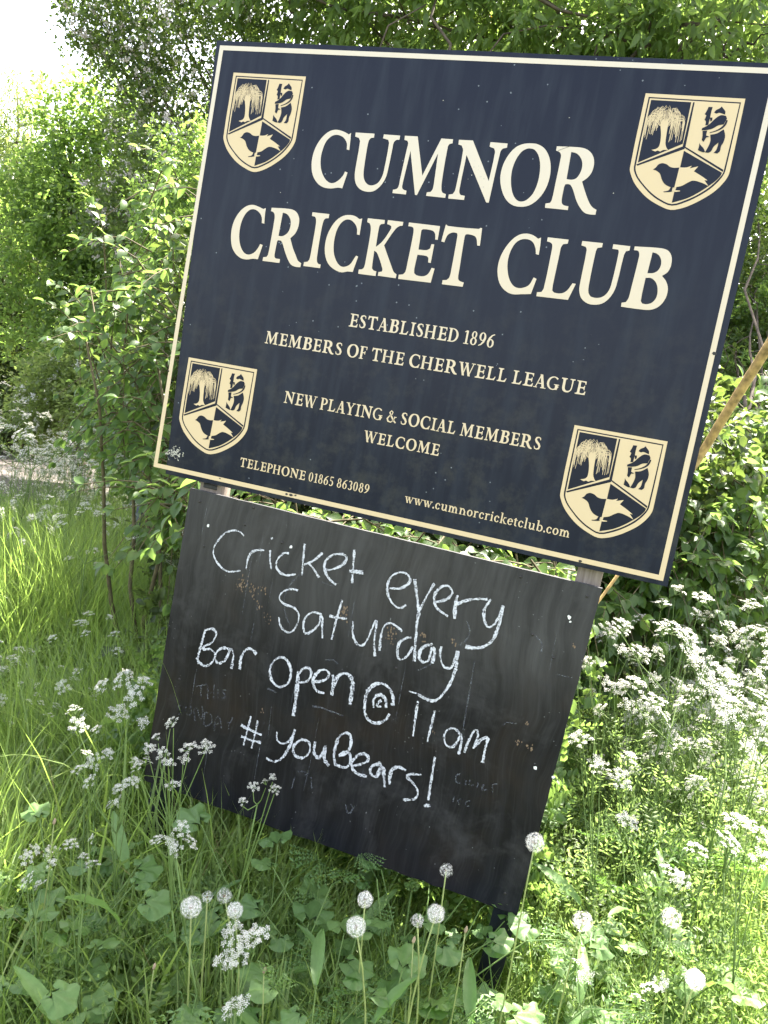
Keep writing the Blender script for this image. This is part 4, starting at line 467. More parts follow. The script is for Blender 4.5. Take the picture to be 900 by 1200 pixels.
def text_line(text, x0, x1, base, cap, track=4, space=30):
    wid = sum(space if c == ' ' else GL[c][0] + track for c in text) - track
    sx = (x1 - x0) / wid; sz = cap / 100
    mb = MB(); x = 0.0; k = 0
    for c in text:
        if c == ' ': x += space; continue
        adv, pcs = GL[c]
        for pc in pcs:
            k += 1; y = -.0006 - .00004 * (k % 6)
            T = lambda q_: (x0 + (x + q_[0]) * sx, y, base + q_[1] * sz)
            if pc[0] == 'p':
                a = pc[1]; ar = sum(a[i][0]*a[(i+1) % len(a)][1] - a[(i+1) % len(a)][0]*a[i][1] for i in range(len(a)))
                a = a if ar > 0 else a[::-1]
                mb.add([T(q_) for q_ in a], [tuple(range(len(a)))])
            elif pc[0] == 's':
                l, r = strip_poly(pc[1]); n = len(l)
                mb.add([T(q_) for q_ in l] + [T(q_) for q_ in r], [(n+i, n+i+1, i+1, i) for i in range(n-1)])
            else:
                loops = [pc[1]] + pc[2]; pts = [p for l in loops for p in l]
                tr_ = tessellate_polygon([[Vector((a, b, 0)) for a, b in l] for l in loops])
                mb.add([T(q_) for q_ in pts], tr_)
        x += adv + track
    o = obj('text_line', mb.mesh('text_line', [M['cream']])); o.parent = board; return o
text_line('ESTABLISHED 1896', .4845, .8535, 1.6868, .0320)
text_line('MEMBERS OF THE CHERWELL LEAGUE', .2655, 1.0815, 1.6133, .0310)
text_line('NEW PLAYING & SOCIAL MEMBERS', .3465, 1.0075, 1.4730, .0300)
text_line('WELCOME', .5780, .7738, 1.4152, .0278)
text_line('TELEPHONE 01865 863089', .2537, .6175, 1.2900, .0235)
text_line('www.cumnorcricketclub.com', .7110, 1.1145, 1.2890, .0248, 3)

# the four crests
def ribbon(pts, w):
    return strip_poly([(a, b, w) for a, b in pts])
def crest_mesh():
    mb = MB()
    def put(pts, y, mi):
        tr = tessellate_polygon([[Vector((x, z, 0)) for x, z in pts]]); T = []
        for t in tr:
            a_, b_, c_ = (pts[k] for k in t)
            T.append(t if (b_[0]-a_[0])*(c_[1]-a_[1]) - (b_[1]-a_[1])*(c_[0]-a_[0]) > 0 else (t[0], t[2], t[1]))
        mb.add([(x, y, z) for x, z in pts], T, mi)
    g = lambda k: S4(CREST[k])
    y = -.0006; st_ = -.0002
    put(g('outer'), y, 0); put(g('dark'), y + st_, 1); put(g('inner'), y + 2*st_, 0)
    for k in ('tl', 'vline', 'lline', 'rline', 'br', 'birdd', 'staff', 'head', 'upper', 'back', 'lower', 'sleg', 'foot', 'paw'):
        y0 = y + 3*st_ - .00003 * (hash_order[k]); put(g(k), y0, 1)
    put(g('birdc'), y + 4.6*st_, 0); put(g('legc'), y + 4.7*st_, 0); put(g('legd'), y + 3.6*st_, 1); put(g('trunk'), y + 4.5*st_, 0)
    rr = random.Random(3)
    cx, cz = .0525, -.056
    n = 0
    for i in range(120):
        th = rad(-4 + 188 * (i + rr.random()*.6) / 120); R_ = .34 + .66 * rr.random()
        rx, rz = .040 * R_, .034 * R_
        ax, az = cx + rx * math.cos(th), cz + rz * math.sin(th)
        drop = rr.uniform(.016, .050) * (0.35 + .65 * abs(math.cos(th)))
        az2 = max(az - drop, -.101 + .004 * rr.random())
        sx_ = 1 if math.cos(th) > 0 else -1
        pts = [(cx + rx*.25*math.cos(th), cz - .012 + rz*.3*math.sin(th)), (cx + rx*.7*math.cos(th), cz + rz*.92*math.sin(th)), (ax, az), (ax + sx_*.0035, az - .006), (ax + sx_*.004 + rr.uniform(-.002, .002), az2)]
        pts = pts if i % 4 == 0 else pts[1:]; l, r = ribbon(pts, .00092); m_ = len(l); n += 1
        yy = y + 4.0*st_ - .000012 * (i % 24)
        V_ = [(a, yy, b) for a, b in l] + [(a, yy, b) for a, b in r]
        mb.add(V_, [(m_+k, m_+k+1, k+1, k) for k in range(m_-1)], 0)
    return mb.mesh('crest', [M['cream'], M['board_print']])
hash_order = {k: i for i, k in enumerate(('tl', 'vline', 'lline', 'rline', 'br', 'birdd', 'staff', 'head', 'upper', 'back', 'lower', 'sleg', 'foot', 'paw'))}
cme = crest_mesh()
for (x, z) in ((.052, 2.2745), (1.0735, 2.2762), (.0545, 1.545), (1.072, 1.5436)):
    o = obj('crest', cme); o.parent = board; o.location = (x, 0, z)

def blob(mb, x, z, r, y, mi=0, n=7, aniso=1.0, th=0.0):
    pts = []
    for k in range(n):
        a = 2*math.pi*k/n; q_ = r * random.uniform(.6, 1.15); u, v = q_*math.cos(a)*aniso, q_*math.sin(a)
        pts.append((x + u*math.cos(th) - v*math.sin(th), y, z + u*math.sin(th) + v*math.cos(th)))
    mb.add(pts, [tuple(range(n))], mi)
mb = MB()   # flaked white patch at the lower left corner, chips and bird spots on the navy board
for i in range(95):
    u = random.gauss(0, .5); x = .058 + .026 * u; z = 1.286 + random.gauss(0, .0075) * (1.1 - abs(u) * .5) + .004 * u
    blob(mb, x, z, random.uniform(.0008, .0026), -.0006 - .00001 * i, 0, 6, random.uniform(.6, 1.6), random.random()*3)
for i in range(10): blob(mb, .735 + random.gauss(0, .012), 2.085 + random.gauss(0, .011), random.uniform(.0006, .0016), -.0009 - .00001*i)
for (x, z) in ((.62, 2.236), (.755, 2.048), (.24, 1.99), (.92, 2.215), (1.05, 2.06)): blob(mb, x, z, .0013, -.0009)
o = obj('flaked_patch', mb.mesh('flaked_patch', [M['pock']])); o.parent = board; o['kind'] = 'stuff'
mb = MB()
for (x, z, r) in ((.205, 1.248, .002), (.408, 1.262, .003), (.412, 1.2465, .004), (1.148, 1.242, .004), (.0, 1.50, .0025), (1.331, 1.745, .004), (.425, 1.2475, .003), (.4, 1.2455, .003)):
    blob(mb, x, z, r, -.0013, 0, 6, 1.5)
    o = obj('paint_chip', mb.mesh('paint_chip', [M['nail']])); o.parent = board; mb = MB()
l, r = ribbon([(.910, 2.142), (.921, 2.147), (.934, 2.153)], .0008)
mb.add([(a, -.0012, b) for a, b in l] + [(a, -.0012, b) for a, b in r], [(3, 4, 1, 0), (4, 5, 2, 1)])
o = obj('paint_crack', mb.mesh('paint_crack', [M['nail']])); o.parent = board

# blackboard
co = jitter_edge((.1215, 1.205), (1.208, 1.1915), 30, .0006) + jitter_edge((1.208, 1.1915), (1.1785, .3775), 22, .0009) \
   + jitter_edge((1.1785, .3775), (.1245, .3785), 40, .0022) + jitter_edge((.1245, .3785), (.1215, 1.205), 22, .0009)
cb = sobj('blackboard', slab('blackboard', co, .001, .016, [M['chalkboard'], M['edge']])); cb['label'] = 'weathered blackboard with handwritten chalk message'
WB = .0056
def chalk_mesh(name, strokes, w0, mat, y0, seed):
    rr = random.Random(seed); mb = MB()
    for k, (pts, w) in enumerate(strokes):
        p = np.array(S4(pts))
        q_ = []
        for i in range(len(p) - 1):
            L_ = np.linalg.norm(p[i+1] - p[i]); n = max(1, int(L_ / .003))
            for j in range(n): q_.append(p[i] + (p[i+1] - p[i]) * j / n)
        q_.append(p[-1])
        if len(q_) < 2: continue
        pr_ = rr.random() * 6
        s = [(a[0] + rr.gauss(0, .0004), a[1] + rr.gauss(0, .0004), w0 * w * rr.uniform(.6, 1.25) * (1 + .22 * math.sin(pr_ + i_ * .23))) for i_, a in enumerate(q_)]
        l, r = strip_poly(s); n = len(l); y = y0 - .00002 * (k % 40)
        mb.add([(a, y, b) for a, b in l] + [(a, y, b) for a, b in r], [(n+i, n+i+1, i+1, i) for i in range(n-1)])
    return mb.mesh(name, [mat])
o = obj('chalk_writing', chalk_mesh('chalk_writing', CHALK, WB, M['chalk'], -.0001, 5)); o.parent = cb
o = obj('wiped_writing', chalk_mesh('wiped_writing', [(p, 1) for p in FAINT], .0032, M['faint'], .0007, 6)); o.parent = cb; o['label'] = 'faint grey leftovers of rubbed-out chalk'; o['kind'] = 'stuff'
mb = MB()
for i, (x, z, r, n) in enumerate(((.317,.991,.015,34), (.352,.981,.014,20), (.383,.986,.010,9), (.375,.938,.010,9), (.407,.912,.012,10), (.610,.984,.013,36), (.745,.961,.015,30),
        (.825,.975,.013,12), (.899,.984,.008,7), (1.175,1.047,.006,6), (1.108,.839,.004,4), (1.094,.790,.008,6), (1.123,.786,.009,7), (.894,.749,.004,3), (.44,.674,.005,4))):
    for k in range(n): blob(mb, x + random.gauss(0, r*.55), z + random.gauss(0, r*.8), random.uniform(.0012, .0042), .0005 - .00002*(k % 15), 0, 6, .6, random.uniform(-.2, .2))
o = obj('peeled_patch', mb.mesh('peeled_patch', [M['peel']])); o.parent = cb; o['kind'] = 'stuff'
sr = random.Random(11); mb = MB()     # long vertical scuffs and drips
for i in range(17):
    x = sr.uniform(.14, 1.16); z = sr.uniform(.5, 1.15); L_ = sr.uniform(.05, .2); dx = sr.gauss(0, .004)
    if i == 0: x, z, L_, dx = .957, .86, .18, .006
    l, r = strip_poly([(x + dx * t_ / 5, z - L_ * (t_ / 5 - .5), (.0006 + .0026 * (i == 0) + sr.random() * .0022) * (1 - abs(t_ / 5 - .5) * 1.2)) for t_ in range(6)]); y = .0003 - .000006 * i
    mb.add([(a, y, b) for a, b in l] + [(a, y, b) for a, b in r], [(6+k, 7+k, k+1, k) for k in range(5)])
o = obj('scuff', mb.mesh('scuff', [M['faint']])); o.parent = cb; o['kind'] = 'stuff'
for (x, z, r) in ((.193,1.118,.0042), (1.151,1.109,.0055), (1.147,.741,.0048), (1.192,.732,.0042), (.437,1.115,.0045), (1.155,1.100,.003)):
    mb = MB(); blob(mb, x, z, r, -.0004, 0, 9); o = obj('white_spot', mb.mesh('white_spot', [M['lichen']])); o.parent = cb
for (x, z) in ((.156,1.175), (.314,1.192), (.298,1.143), (.41,1.12), (.19,1.061), (1.023,1.175), (1.179,1.166), (1.134,1.007), (1.077,1.048), (.77,.882), (.183,.689), (.155,.42), (1.14,.42)):
    mb = MB(); mb.tube([(x, .0018, z), (x, -.0006, z)], [.0034, .0030], 8); o = obj('screw', mb.mesh('screw', [M['nail']])); o.parent = cb
for x0, x1, yy, ln_ in ((.138, .200, .0205, 0.0), (1.146, 1.203, .0205, .037)):
    mb = MB(); mb.box((x0, yy, -.12), (x1, yy + .055, 2.30)); mb.v[0][:, 0] += ln_ * (mb.v[0][:, 2] - 1.25) * .8; sobj('post', mb.mesh('post', [M['post']]))
mb = MB(); mb.box((.15, .0165, 1.213), (.19, .0200, 1.226)); sobj('packing_strip', mb.mesh('packing_strip', [M['edge']]))

# ------------------------------------------------------------------ leaf templates
def leaf_template(rows, fold=.12, droop=.18, lobes=None):
    V = [(0, 0, 0)]; F = []
    for x, w in rows[1:-1]:
        z = -droop * x * x
        V += [(x, -w, z + fold * w), (x, 0, z), (x, w, z + fold * w)]
    V.append((1, 0, -droop)); k = len(rows) - 2; tip = len(V) - 1
    F += [(0, 1, 2), (0, 2, 3)]
    for i in range(k - 1):
        a = 1 + i*3
        F += [(a, a+3, a+4), (a, a+4, a+1), (a+1, a+4, a+5), (a+1, a+5, a+2)]
    a = 1 + (k-1)*3
    F += [(a, tip, a+1), (a+1, tip, a+2)]
    return np.array(V, float), np.array(F)
T_OV = leaf_template([(0, 0), (.3, .30), (.7, .26), (1, 0)], .5, .2)
T_HI = leaf_template([(0, 0), (.1, .17), (.28, .31), (.5, .34), (.7, .26), (.87, .12), (1, 0)], .35, .28)
T_DI = (np.array([(0, 0, 0), (.45, -.32, .09), (1, 0, -.1), (.45, .32, .09)], float), np.array([(0, 1, 2), (0, 2, 3)]))
T_NA = (np.array([(0, 0, 0), (.4, -.13, .02), (.4, .13, .02), (1, 0, -.25)], float), np.array([(0, 1, 2), (1, 3, 2)]))
T_FE = (np.array([(0, 0, 0), (.5, -.17, .04), (1, 0, -.1), (.5, .17, .04)], float), np.array([(0, 1, 2), (0, 2, 3)]))
T_BR = leaf_template([(0, 0), (.3, .19), (.7, .15), (1, 0)], .5, .25)
T_LANCE = leaf_template([(0, 0), (.2, .10), (.45, .15), (.75, .09), (1, 0)], .5, .35)
def frames(D, Nrm):
    D = D / (np.linalg.norm(D, axis=1)[:, None] + 1e-9)
    Y = np.cross(Nrm, D); Y /= np.linalg.norm(Y, axis=1)[:, None] + 1e-9
    Z = np.cross(D, Y); return np.stack([D, Y, Z], 2)
def leaf_mass(name, P, D, Nrm, S, tmpl, mat, origin=(0, 0, 0)):
    tv, tf = tmpl; R = frames(D, Nrm)
    V = np.einsum('nij,vj->nvi', R, tv) * S[:, None, None] + P[:, None, :] - np.asarray(origin)
    F = tf[None] + (np.arange(len(P)) * len(tv))[:, None, None]
    return mesh_np(name, V.reshape(-1, 3), F.reshape(-1, 3), mat)
def rdir(n, up=0.0):
    v = RNG.normal(size=(n, 3)); v /= np.linalg.norm(v, axis=1)[:, None]; v[:, 2] += up
    return v / np.linalg.norm(v, axis=1)[:, None]
def clump_leaves(clumps, n, size, droop=0.0, per=14, spray=.16, edge=.55, upn=1.1):
    """sprays of leaves spread through clump ellipsoids; returns P, D, N, S"""
    C = np.array([c[:3] for c in clumps]); Rr = np.array([c[3] for c in clumps])
    w = Rr ** 2.2; w /= w.sum()
    k = max(1, n // per)
    ci = RNG.choice(len(C), k, p=w)
    d = rdir(k); r = (edge + (1 - edge) * RNG.random(k)) ** 1.0
    r = np.where(RNG.random(k) < .25, RNG.random(k) ** .5, r)
    sc = C[ci] + d * (Rr[ci] * r * (1 + .18 * np.sin(d[:, 0] * 7 + ci) * np.cos(d[:, 2] * 6)))[:, None] * np.array([1, 1, .85])
    ax = d + rdir(k) * .7; ax[:, 2] -= droop; ax /= np.linalg.norm(ax, axis=1)[:, None]
    idx = np.repeat(np.arange(k), per); m = len(idx)
    t = RNG.random(m)
    side = rdir(m)
    P = sc[idx] + ax[idx] * (t * spray * 1.6)[:, None] + side * (spray * .35 * RNG.random(m))[:, None]
    D = ax[idx] * .6 + side * .9; D[:, 2] -= droop * .8
    N = rdir(m, upn)
    S = size * RNG.uniform(.65, 1.25, m)
    return P, D, N, S, sc, ax
def twigs_mesh(mb, sc, ax, L_, r=.003, n=300):
    sel = RNG.choice(len(sc), min(n, len(sc)), replace=False)
    for i in sel: mb.tube([sc[i] - ax[i]*L_*.8, sc[i] + ax[i]*L_*.1, sc[i] + ax[i]*L_], [r, r*.8, r*.3], 3, cap=False)

def branch_path(a, b, wob, n=7):
    P = curve_pts(a, b, 0, n); P[1:-1] += RNG.normal(0, wob, (n-2, 3)); return P
def tree(name, label, cat, base, trunk_top, trunk_r, clumps, nleaf, size, tmpl, mat, group=None, droop=0.0, per=14, spray=.16, extra=None, limbs=10, ntwig=300, lr=.03, upn=1.1, edge=.55):
    base = np.asarray(base, float); t = empty(name, tuple(base), label, cat, group)
    P, D, N, S, sc, ax = clump_leaves(clumps, nleaf, size, droop, per, spray, edge, upn)
    top = np.asarray(trunk_top, float)
    mb = MB(); pth = branch_path(base + np.array([0, 0, -.1]), top, trunk_r*.5, 8)
    mb.tube(pth - base, np.linspace(trunk_r*1.25, trunk_r*.45, 8), 9); obj('trunk', mb.mesh('trunk', [M['bark']], True), t)
    for i in RNG.choice(len(clumps), min(limbs, len(clumps)), replace=False):
        c = np.array(clumps[i][:3]); s0 = pth[int(RNG.integers(4, 8))]
        mb = MB(); bp = branch_path(s0, c, .06 * clumps[i][3] + .02); r0 = lr
        mb.tube(bp - base, np.linspace(r0, r0*.3, len(bp)), 6)
        for k in range(5):
            d_ = rdir(1)[0]; q0 = bp[int(RNG.integers(3, 7))]
            mb.tube(branch_path(q0, q0 + d_*clumps[i][3]*.8, .03, 5) - base, np.linspace(r0*.35, r0*.1, 5), 4, cap=False)
        obj('branch', mb.mesh('branch', [M['bark']]), t)
    mb = MB(); twigs_mesh(mb, sc - base, ax, spray*1.5, .0028, ntwig)
    tw = obj('twigs', mb.mesh('twigs', [M['twig']]), t); tw['kind'] = 'stuff'
    o = obj('crown', leaf_mass('crown', P, D, N, S, tmpl, mat, base), t); o['kind'] = 'stuff'
    if extra:
        nm, mt, n, sz, cl = extra
        P2, D2, N2, S2, sc2, _ = clump_leaves(cl, n, sz, 0, 22, .05, .8)
        o = obj(nm, leaf_mass(nm, P2, D2, N2, S2, T_DI, mt, base), t); o['kind'] = 'stuff'
    return t
def CL(lst): return [(*at(px, py, d), r) for px, py, d, r in lst]
def ground_under(px, py, d):
    p = at(px, py, d); return np.array([p[0], p[1], float(gz(p[0], p[1]))])

def CLs(k, lst): return [(*at(px, py, d * k), r * k) for px, py, d, r in lst]
# ------------------------------------------------------------------ far wood behind everything
cl = []
for px in range(-700, 1700, 75):
    for py, r in ((430, 1.7), (330, 1.6), (230, 1.6), (130, 1.6), ):
        if px < 240 and py < 330: continue
        if px < 330 and py < 200: continue
        cl.append((px + random.uniform(-30, 30), py + random.uniform(-30, 30), random.uniform(15, 20), r * random.uniform(.8, 1.1)))
P, D, N, S, sc, ax = clump_leaves(CL(cl), 60000, .19, .1, 14, .5, .6)
o = obj('distant_wood', leaf_mass('distant_wood', P, D, N, S, T_DI, M['haw']))
tag(o, 'mass of dark green woodland far behind the sign and the lane', 'woodland', kind='stuff')

# ------------------------------------------------------------------ trees and hedges
b = ground_under(5, 505, 14)
tree('willow_tree', 'airy pale green tree with thin open crown at far left edge', 'tree', b, at(15, 300, 13), .14,
     CL([(8,128,13,.5),(30,165,13,.55),(12,205,13,.75),(50,235,12.6,.5),(-20,270,13,.8),(42,285,12.6,.7),(0,345,13,.8),(-60,180,13,.9),(-80,330,13,1.1),(20,105,13,.25),(48,190,13,.35)]),
     44000, .09, T_NA, M['air'], droop=.5, spray=.3, limbs=8, ntwig=260, lr=.045)
b = ground_under(20, 520, 12)
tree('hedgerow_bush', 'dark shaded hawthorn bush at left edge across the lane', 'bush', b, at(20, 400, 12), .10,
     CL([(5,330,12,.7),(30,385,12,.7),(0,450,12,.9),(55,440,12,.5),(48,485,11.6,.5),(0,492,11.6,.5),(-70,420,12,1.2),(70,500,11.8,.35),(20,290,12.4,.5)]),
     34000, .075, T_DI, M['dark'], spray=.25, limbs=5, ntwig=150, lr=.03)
b = ground_under(108, 520, 9.6)
tree('maple_tree', 'bright yellow-green young maple between the pale tree and the sign', 'tree', b, at(100, 270, 9.8), .09,
     CL([(66,112,10,.16),(74,140,10,.24),(88,172,10,.34),(128,118,10,.28),(140,150,10,.3),(116,196,10,.42),(62,222,10,.4),(98,262,9.8,.6),(150,300,9.8,.55),(60,320,9.8,.5),
         (128,372,9.6,.55),(88,420,9.4,.45),(152,432,9.4,.5),(30,250,10,.4),(190,360,9.6,.6),(215,250,10,.6),(40,380,9.8,.3)]),
     36000, .068, T_OV, M['map'], spray=.22, limbs=14, ntwig=300, lr=.025, upn=1.3)
b = ground_under(125, 545, 7.6)
tree('elder_bush', 'sunlit pale green bush low at the lane edge left of the sign', 'bush', b, at(130, 500, 7.6), .04,
     CL([(96,440,8,.34),(130,480,7.6,.34),(156,400,8,.34),(60,470,8,.28),(120,515,7.4,.22),(40,492,8.2,.2),(190,470,7.6,.5),(168,520,7.2,.3)]),
     26000, .05, T_OV, M['air'], spray=.16, limbs=5, ntwig=120, lr=.012, upn=1.4,
     extra=('flower_clusters', M['petal'], 2600, .03, CL([(96,440,7.9,.34),(130,480,7.5,.34),(60,475,7.9,.28),(40,492,8.1,.2)])))
haw_cl = CLs(1.42, [(150,28,6,.42),(112,18,5.9,.2),(92,14,5.9,.12),(95,38,5.9,.10),(120,60,5.9,.15),(128,40,5.9,.2),(150,75,5.9,.2),(235,70,6,.55),(190,130,6,.42),(165,165,6,.25),(222,215,5.8,.48),(172,235,5.9,.32),(138,228,5.9,.2),
     (118,262,5.8,.16),(150,285,5.8,.25),(205,300,5.7,.35),(335,10,6,.5),(430,10,6.2,.45),(300,-70,6,.8),(180,-50,6,.6),(90,-40,5.9,.3),(420,-90,6.4,.7),(340,150,6.6,.7),(300,330,6.6,.7),(470,120,6.8,.8),(560,40,6.8,.6)])
b = ground_under(330, 520, 9.3)
tree('hawthorn_tree', 'dark green hawthorn with dull white blossom spreading over the sign\'s upper left corner', 'tree', b, at(300, 220, 9.2), .16,
     haw_cl, 80000, .054, T_DI, M['haw'], spray=.17, limbs=18, ntwig=420, lr=.03, upn=.8, edge=.5,
     extra=('blossom', M['bloss'], 17000, .026, haw_cl[:16]))
oh = CLs(1.62, [(330,-20,4.8,.3),(410,4,5,.3),(470,15,4.9,.3),(530,0,4.9,.35),(590,22,4.8,.3),(650,10,4.8,.35),(705,28,4.7,.3),(765,20,4.6,.32),(820,38,4.6,.34),(875,50,4.5,.34),(905,110,4.6,.3),(600,-90,5,.6),(800,-90,5,.7),(440,-90,5,.5),(950,0,5,.6),(720,120,5.4,.6),(920,190,5,.3)])
b = ground_under(760, 600, 8.6)
ash = tree('ash_tree', 'tall tree with hanging pointed leaves above the sign\'s top edge', 'tree', b, at(720, 100, 8.4), .16,
     oh, 22000, .13, T_BR, M['wil'], droop=.45, spray=.26, per=12, limbs=16, ntwig=500, lr=.035, upn=1.1,
     extra=('yellow_leaves', M['yel'], 90, .07, oh[:13]))
rh = CLs(1.35, [(885,235,4.9,.22),(905,300,4.8,.34),(880,345,4.8,.22),(868,400,4.7,.24),(905,430,4.7,.4),(858,455,4.5,.2),(890,500,4.4,.28),(850,540,4.3,.25),(905,570,4.2,.35),(860,590,4.1,.2),(960,400,4.8,.6),(800,420,5.2,.5),(760,560,4.6,.4),(990,560,4.4,.5),(700,450,5.6,.6),(820,300,5.4,.5)])
b = ground_under(880, 720, 4.6)
tree('hedgerow_bush', 'leafy mixed hedge right of the sign behind the ochre pole', 'bush', b, at(880, 520, 4.6), .05,
     rh, 46000, .046, T_OV, M['haw'], spray=.11, limbs=9, ntwig=300, lr=.014, upn=1.2,
     extra=('sunlit_shoots', M['map'], 8000, .046, CLs(1.33, [(862,448,4.4,.16),(880,500,4.3,.2),(846,392,4.6,.12),(885,228,4.8,.12),(858,540,4.1,.2),(895,560,4.0,.25),(905,360,4.6,.16)])))
b = ground_under(470, 700, 4.2)
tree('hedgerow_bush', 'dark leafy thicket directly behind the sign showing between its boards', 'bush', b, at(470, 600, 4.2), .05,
     CL([(262,560,3.9,.32),(330,600,3.8,.35),(420,640,3.7,.4),(500,660,3.7,.4),(600,690,3.6,.4),(690,700,3.6,.35),(225,450,4.6,.4),(250,625,3.8,.25),(560,500,4.4,.6),(780,700,3.8,.35),(400,450,4.6,.7),(860,720,3.8,.3),(300,760,3.4,.4),(330,330,3.5,.42),(450,380,3.4,.45),(570,430,3.3,.45),(680,480,3.3,.42),(280,430,3.6,.35),(390,480,3.3,.35),(520,540,3.2,.35),(640,590,3.2,.3),(760,520,3.4,.35),(500,860,3.2,.5),(880,640,3.9,.3)]),  # unseen clumps behind the upper board are added to shade the gap
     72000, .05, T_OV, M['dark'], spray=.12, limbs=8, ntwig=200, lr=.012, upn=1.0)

for pth_, r_ in (([(905,-10),(850,22),(800,30),(745,62),(715,95)], .035), ([(600,-20),(655,12),(700,22),(735,50)], .022), ([(690,95),(702,50),(735,18),(742,-20)], .03), ([(520,95),(528,52),(505,20),(515,-15)], .022),
                ([(560,80),(590,40),(640,30),(690,35)], .012), ([(780,90),(800,50),(850,25),(905,30)], .016), ([(440,70),(455,30),(500,5)], .012)):
    pp = np.array([at(a_, b_, 7.3 + .06 * k_) for k_, (a_, b_) in enumerate(pth_)]); mb = MB()
    mb.tube(pp - np.array(ash.location), np.linspace(r_ * .8, r_ * .5, len(pp)), 6); obj('branch', mb.mesh('branch', [M['bark']], True), ash)
b = ground_under(200, 600, 5.4)
tree('field_maple_bush', 'fine-leaved bright bush behind the dogwood at the sign\'s left edge', 'bush', b, at(205, 420, 5.4), .03,
     CL([(200,250,5.4,.22),(222,300,5.4,.3),(188,330,5.2,.2),(205,380,5.3,.3),(180,430,5.2,.24),(150,460,5.1,.18),(190,490,5.1,.28),(165,530,5.0,.22),(205,560,5.0,.28),(130,505,5.2,.12),(240,200,5.6,.3)]),
     26000, .034, T_OV, M['map'], spray=.11, limbs=7, ntwig=160, lr=.012, upn=1.3)

# ------------------------------------------------------------------ dogwood shrubs with single leaves
T_HI_ME = [mesh_np('leaf', leaf_template([(0, 0), (.1, .17*k), (.28, .31*k), (.5, .34*k), (.7, .26*k), (.87, .12*k), (1, 0)], .35, dr_)[0], T_HI[1], M['dogi']) for k, dr_ in ((1, .25), (.88, .4), (1.08, .12), (.95, .5))]
def project(p):
    v = np.asarray(p) - CAM; d = v @ FWD
    return 450 + FPX * (v @ RIGHT) / d, 600 - FPX * (v @ UP) / d, d
def shrub(label, base, regions, nt, size, wild=1.0):
    base = np.asarray(base, float); t = empty('dogwood_shrub', tuple(base), label, 'shrub')
    L_ = []
    w = np.array([r[4] for r in regions]); w = w / w.sum()
    tmb = MB()
    for i in range(nt):
        px, py, d0, d1, _, sx, sy = regions[RNG.choice(len(regions), p=w)]
        p = at(px + RNG.normal() * sx, py + RNG.normal() * sy, RNG.uniform(d0, d1))
        if p[2] < .12: continue
        ax = rdir(1)[0] * .8 + np.array([0, -.55, -.25]) * wild; ax /= np.linalg.norm(ax)
        ln = RNG.uniform(.16, .34) * size / .056; n = int(RNG.integers(4, 7)); q_ = []
        ph = RNG.random() * 3; ymin_fix = np.array([0, max(0, .13 + size - (p + ax * ln)[1]) if -.2 < p[0] < 1.55 else 0, 0])
        for k in range(n):
            u = k / (n - 1); c = p + ymin_fix + ax * ln * u + np.array([0, 0, -.10 * u * u * ln / .3]); q_.append(c)
            sp = np.cross(ax, [0, 0, 1]); sp /= np.linalg.norm(sp) + 1e-6; up_ = np.cross(sp, ax)
            a = ph + k * math.pi / 2 * .6
            for s_ in ((1, -1) if k < n - 1 else (1, -1, 0)):
                side = (sp * math.cos(a * .4) + up_ * math.sin(a) * .5) * s_
                D_ = ax * (.55 if s_ else 1.2) + side * .95 + np.array([0, 0, -.28]) + rdir(1)[0] * .25
                N_ = np.array([0, -.25, .9]) + rdir(1)[0] * .55
                L_.append((c, D_, N_, size * RNG.uniform(.62, 1.18) * (.8 + .3 * math.sin(math.pi * min(1, u + .25)))))
        tmb.tube(np.array(q_) - base, np.linspace(.0028, .0012, n), 4, cap=False)
        s_end = p + ymin_fix - ax * .12 + np.array([0, 0, -.06]); tmb.tube([s_end - base, p + ymin_fix - base], [.0035, .0028], 4, cap=False)
    for k in range(4):
        a_ = base + np.array([RNG.normal()*.12, RNG.normal()*.1, -.05]); j = L_[int(RNG.integers(len(L_)))][0]
        bm_ = MB(); bm_.tube(branch_path(a_, j, .03, 7) - base, np.linspace(.012, .004, 7), 6); obj('branch', bm_.mesh('branch', [M['twig']], True), t)
    o = obj('twigs', tmb.mesh('twigs', [M['twig']]), t); o['kind'] = 'stuff'
    P = np.array([l[0] for l in L_]); D = np.array([l[1] for l in L_]); N = np.array([l[2] for l in L_]); S = np.array([l[3] for l in L_])
    u, v, d = np.array([project(p) for p in P]).T
    vis = (u > -10) & (u < 910) & (v > 0) & (v < 1200)
    # keep away from where the boards hide them
    score = S / d * np.where(vis, 1, .1)
    hid = (u > 262 - (v-20)*.16) & (u < 905 - (v-90)*.235) & (v < 560) & vis
    hid |= (v > 600 + (u-230)*.25) & (u < 706 - (v-690)*.25) & (u > 225 - (v-572)*.16) & (v < 1000)
    score = score * np.where(hid, .05, 1)
    order = np.argsort(-score); top = order[:295]; rest = order[295:]
    R = frames(D[top], N[top])
    for k, i in enumerate(top):
        m4 = Matrix([[*(R[k][r] * S[i]), P[i][r] - base[r]] for r in range(3)] + [[0, 0, 0, 1]])
        o = obj('leaf', T_HI_ME[k % 4], t); o.matrix_local = m4
    if len(rest):
        o = obj('foliage', leaf_mass('foliage', P[rest], D[rest], N[rest], S[rest], T_HI, M['dog'], base), t); o['kind'] = 'stuff'
    return t
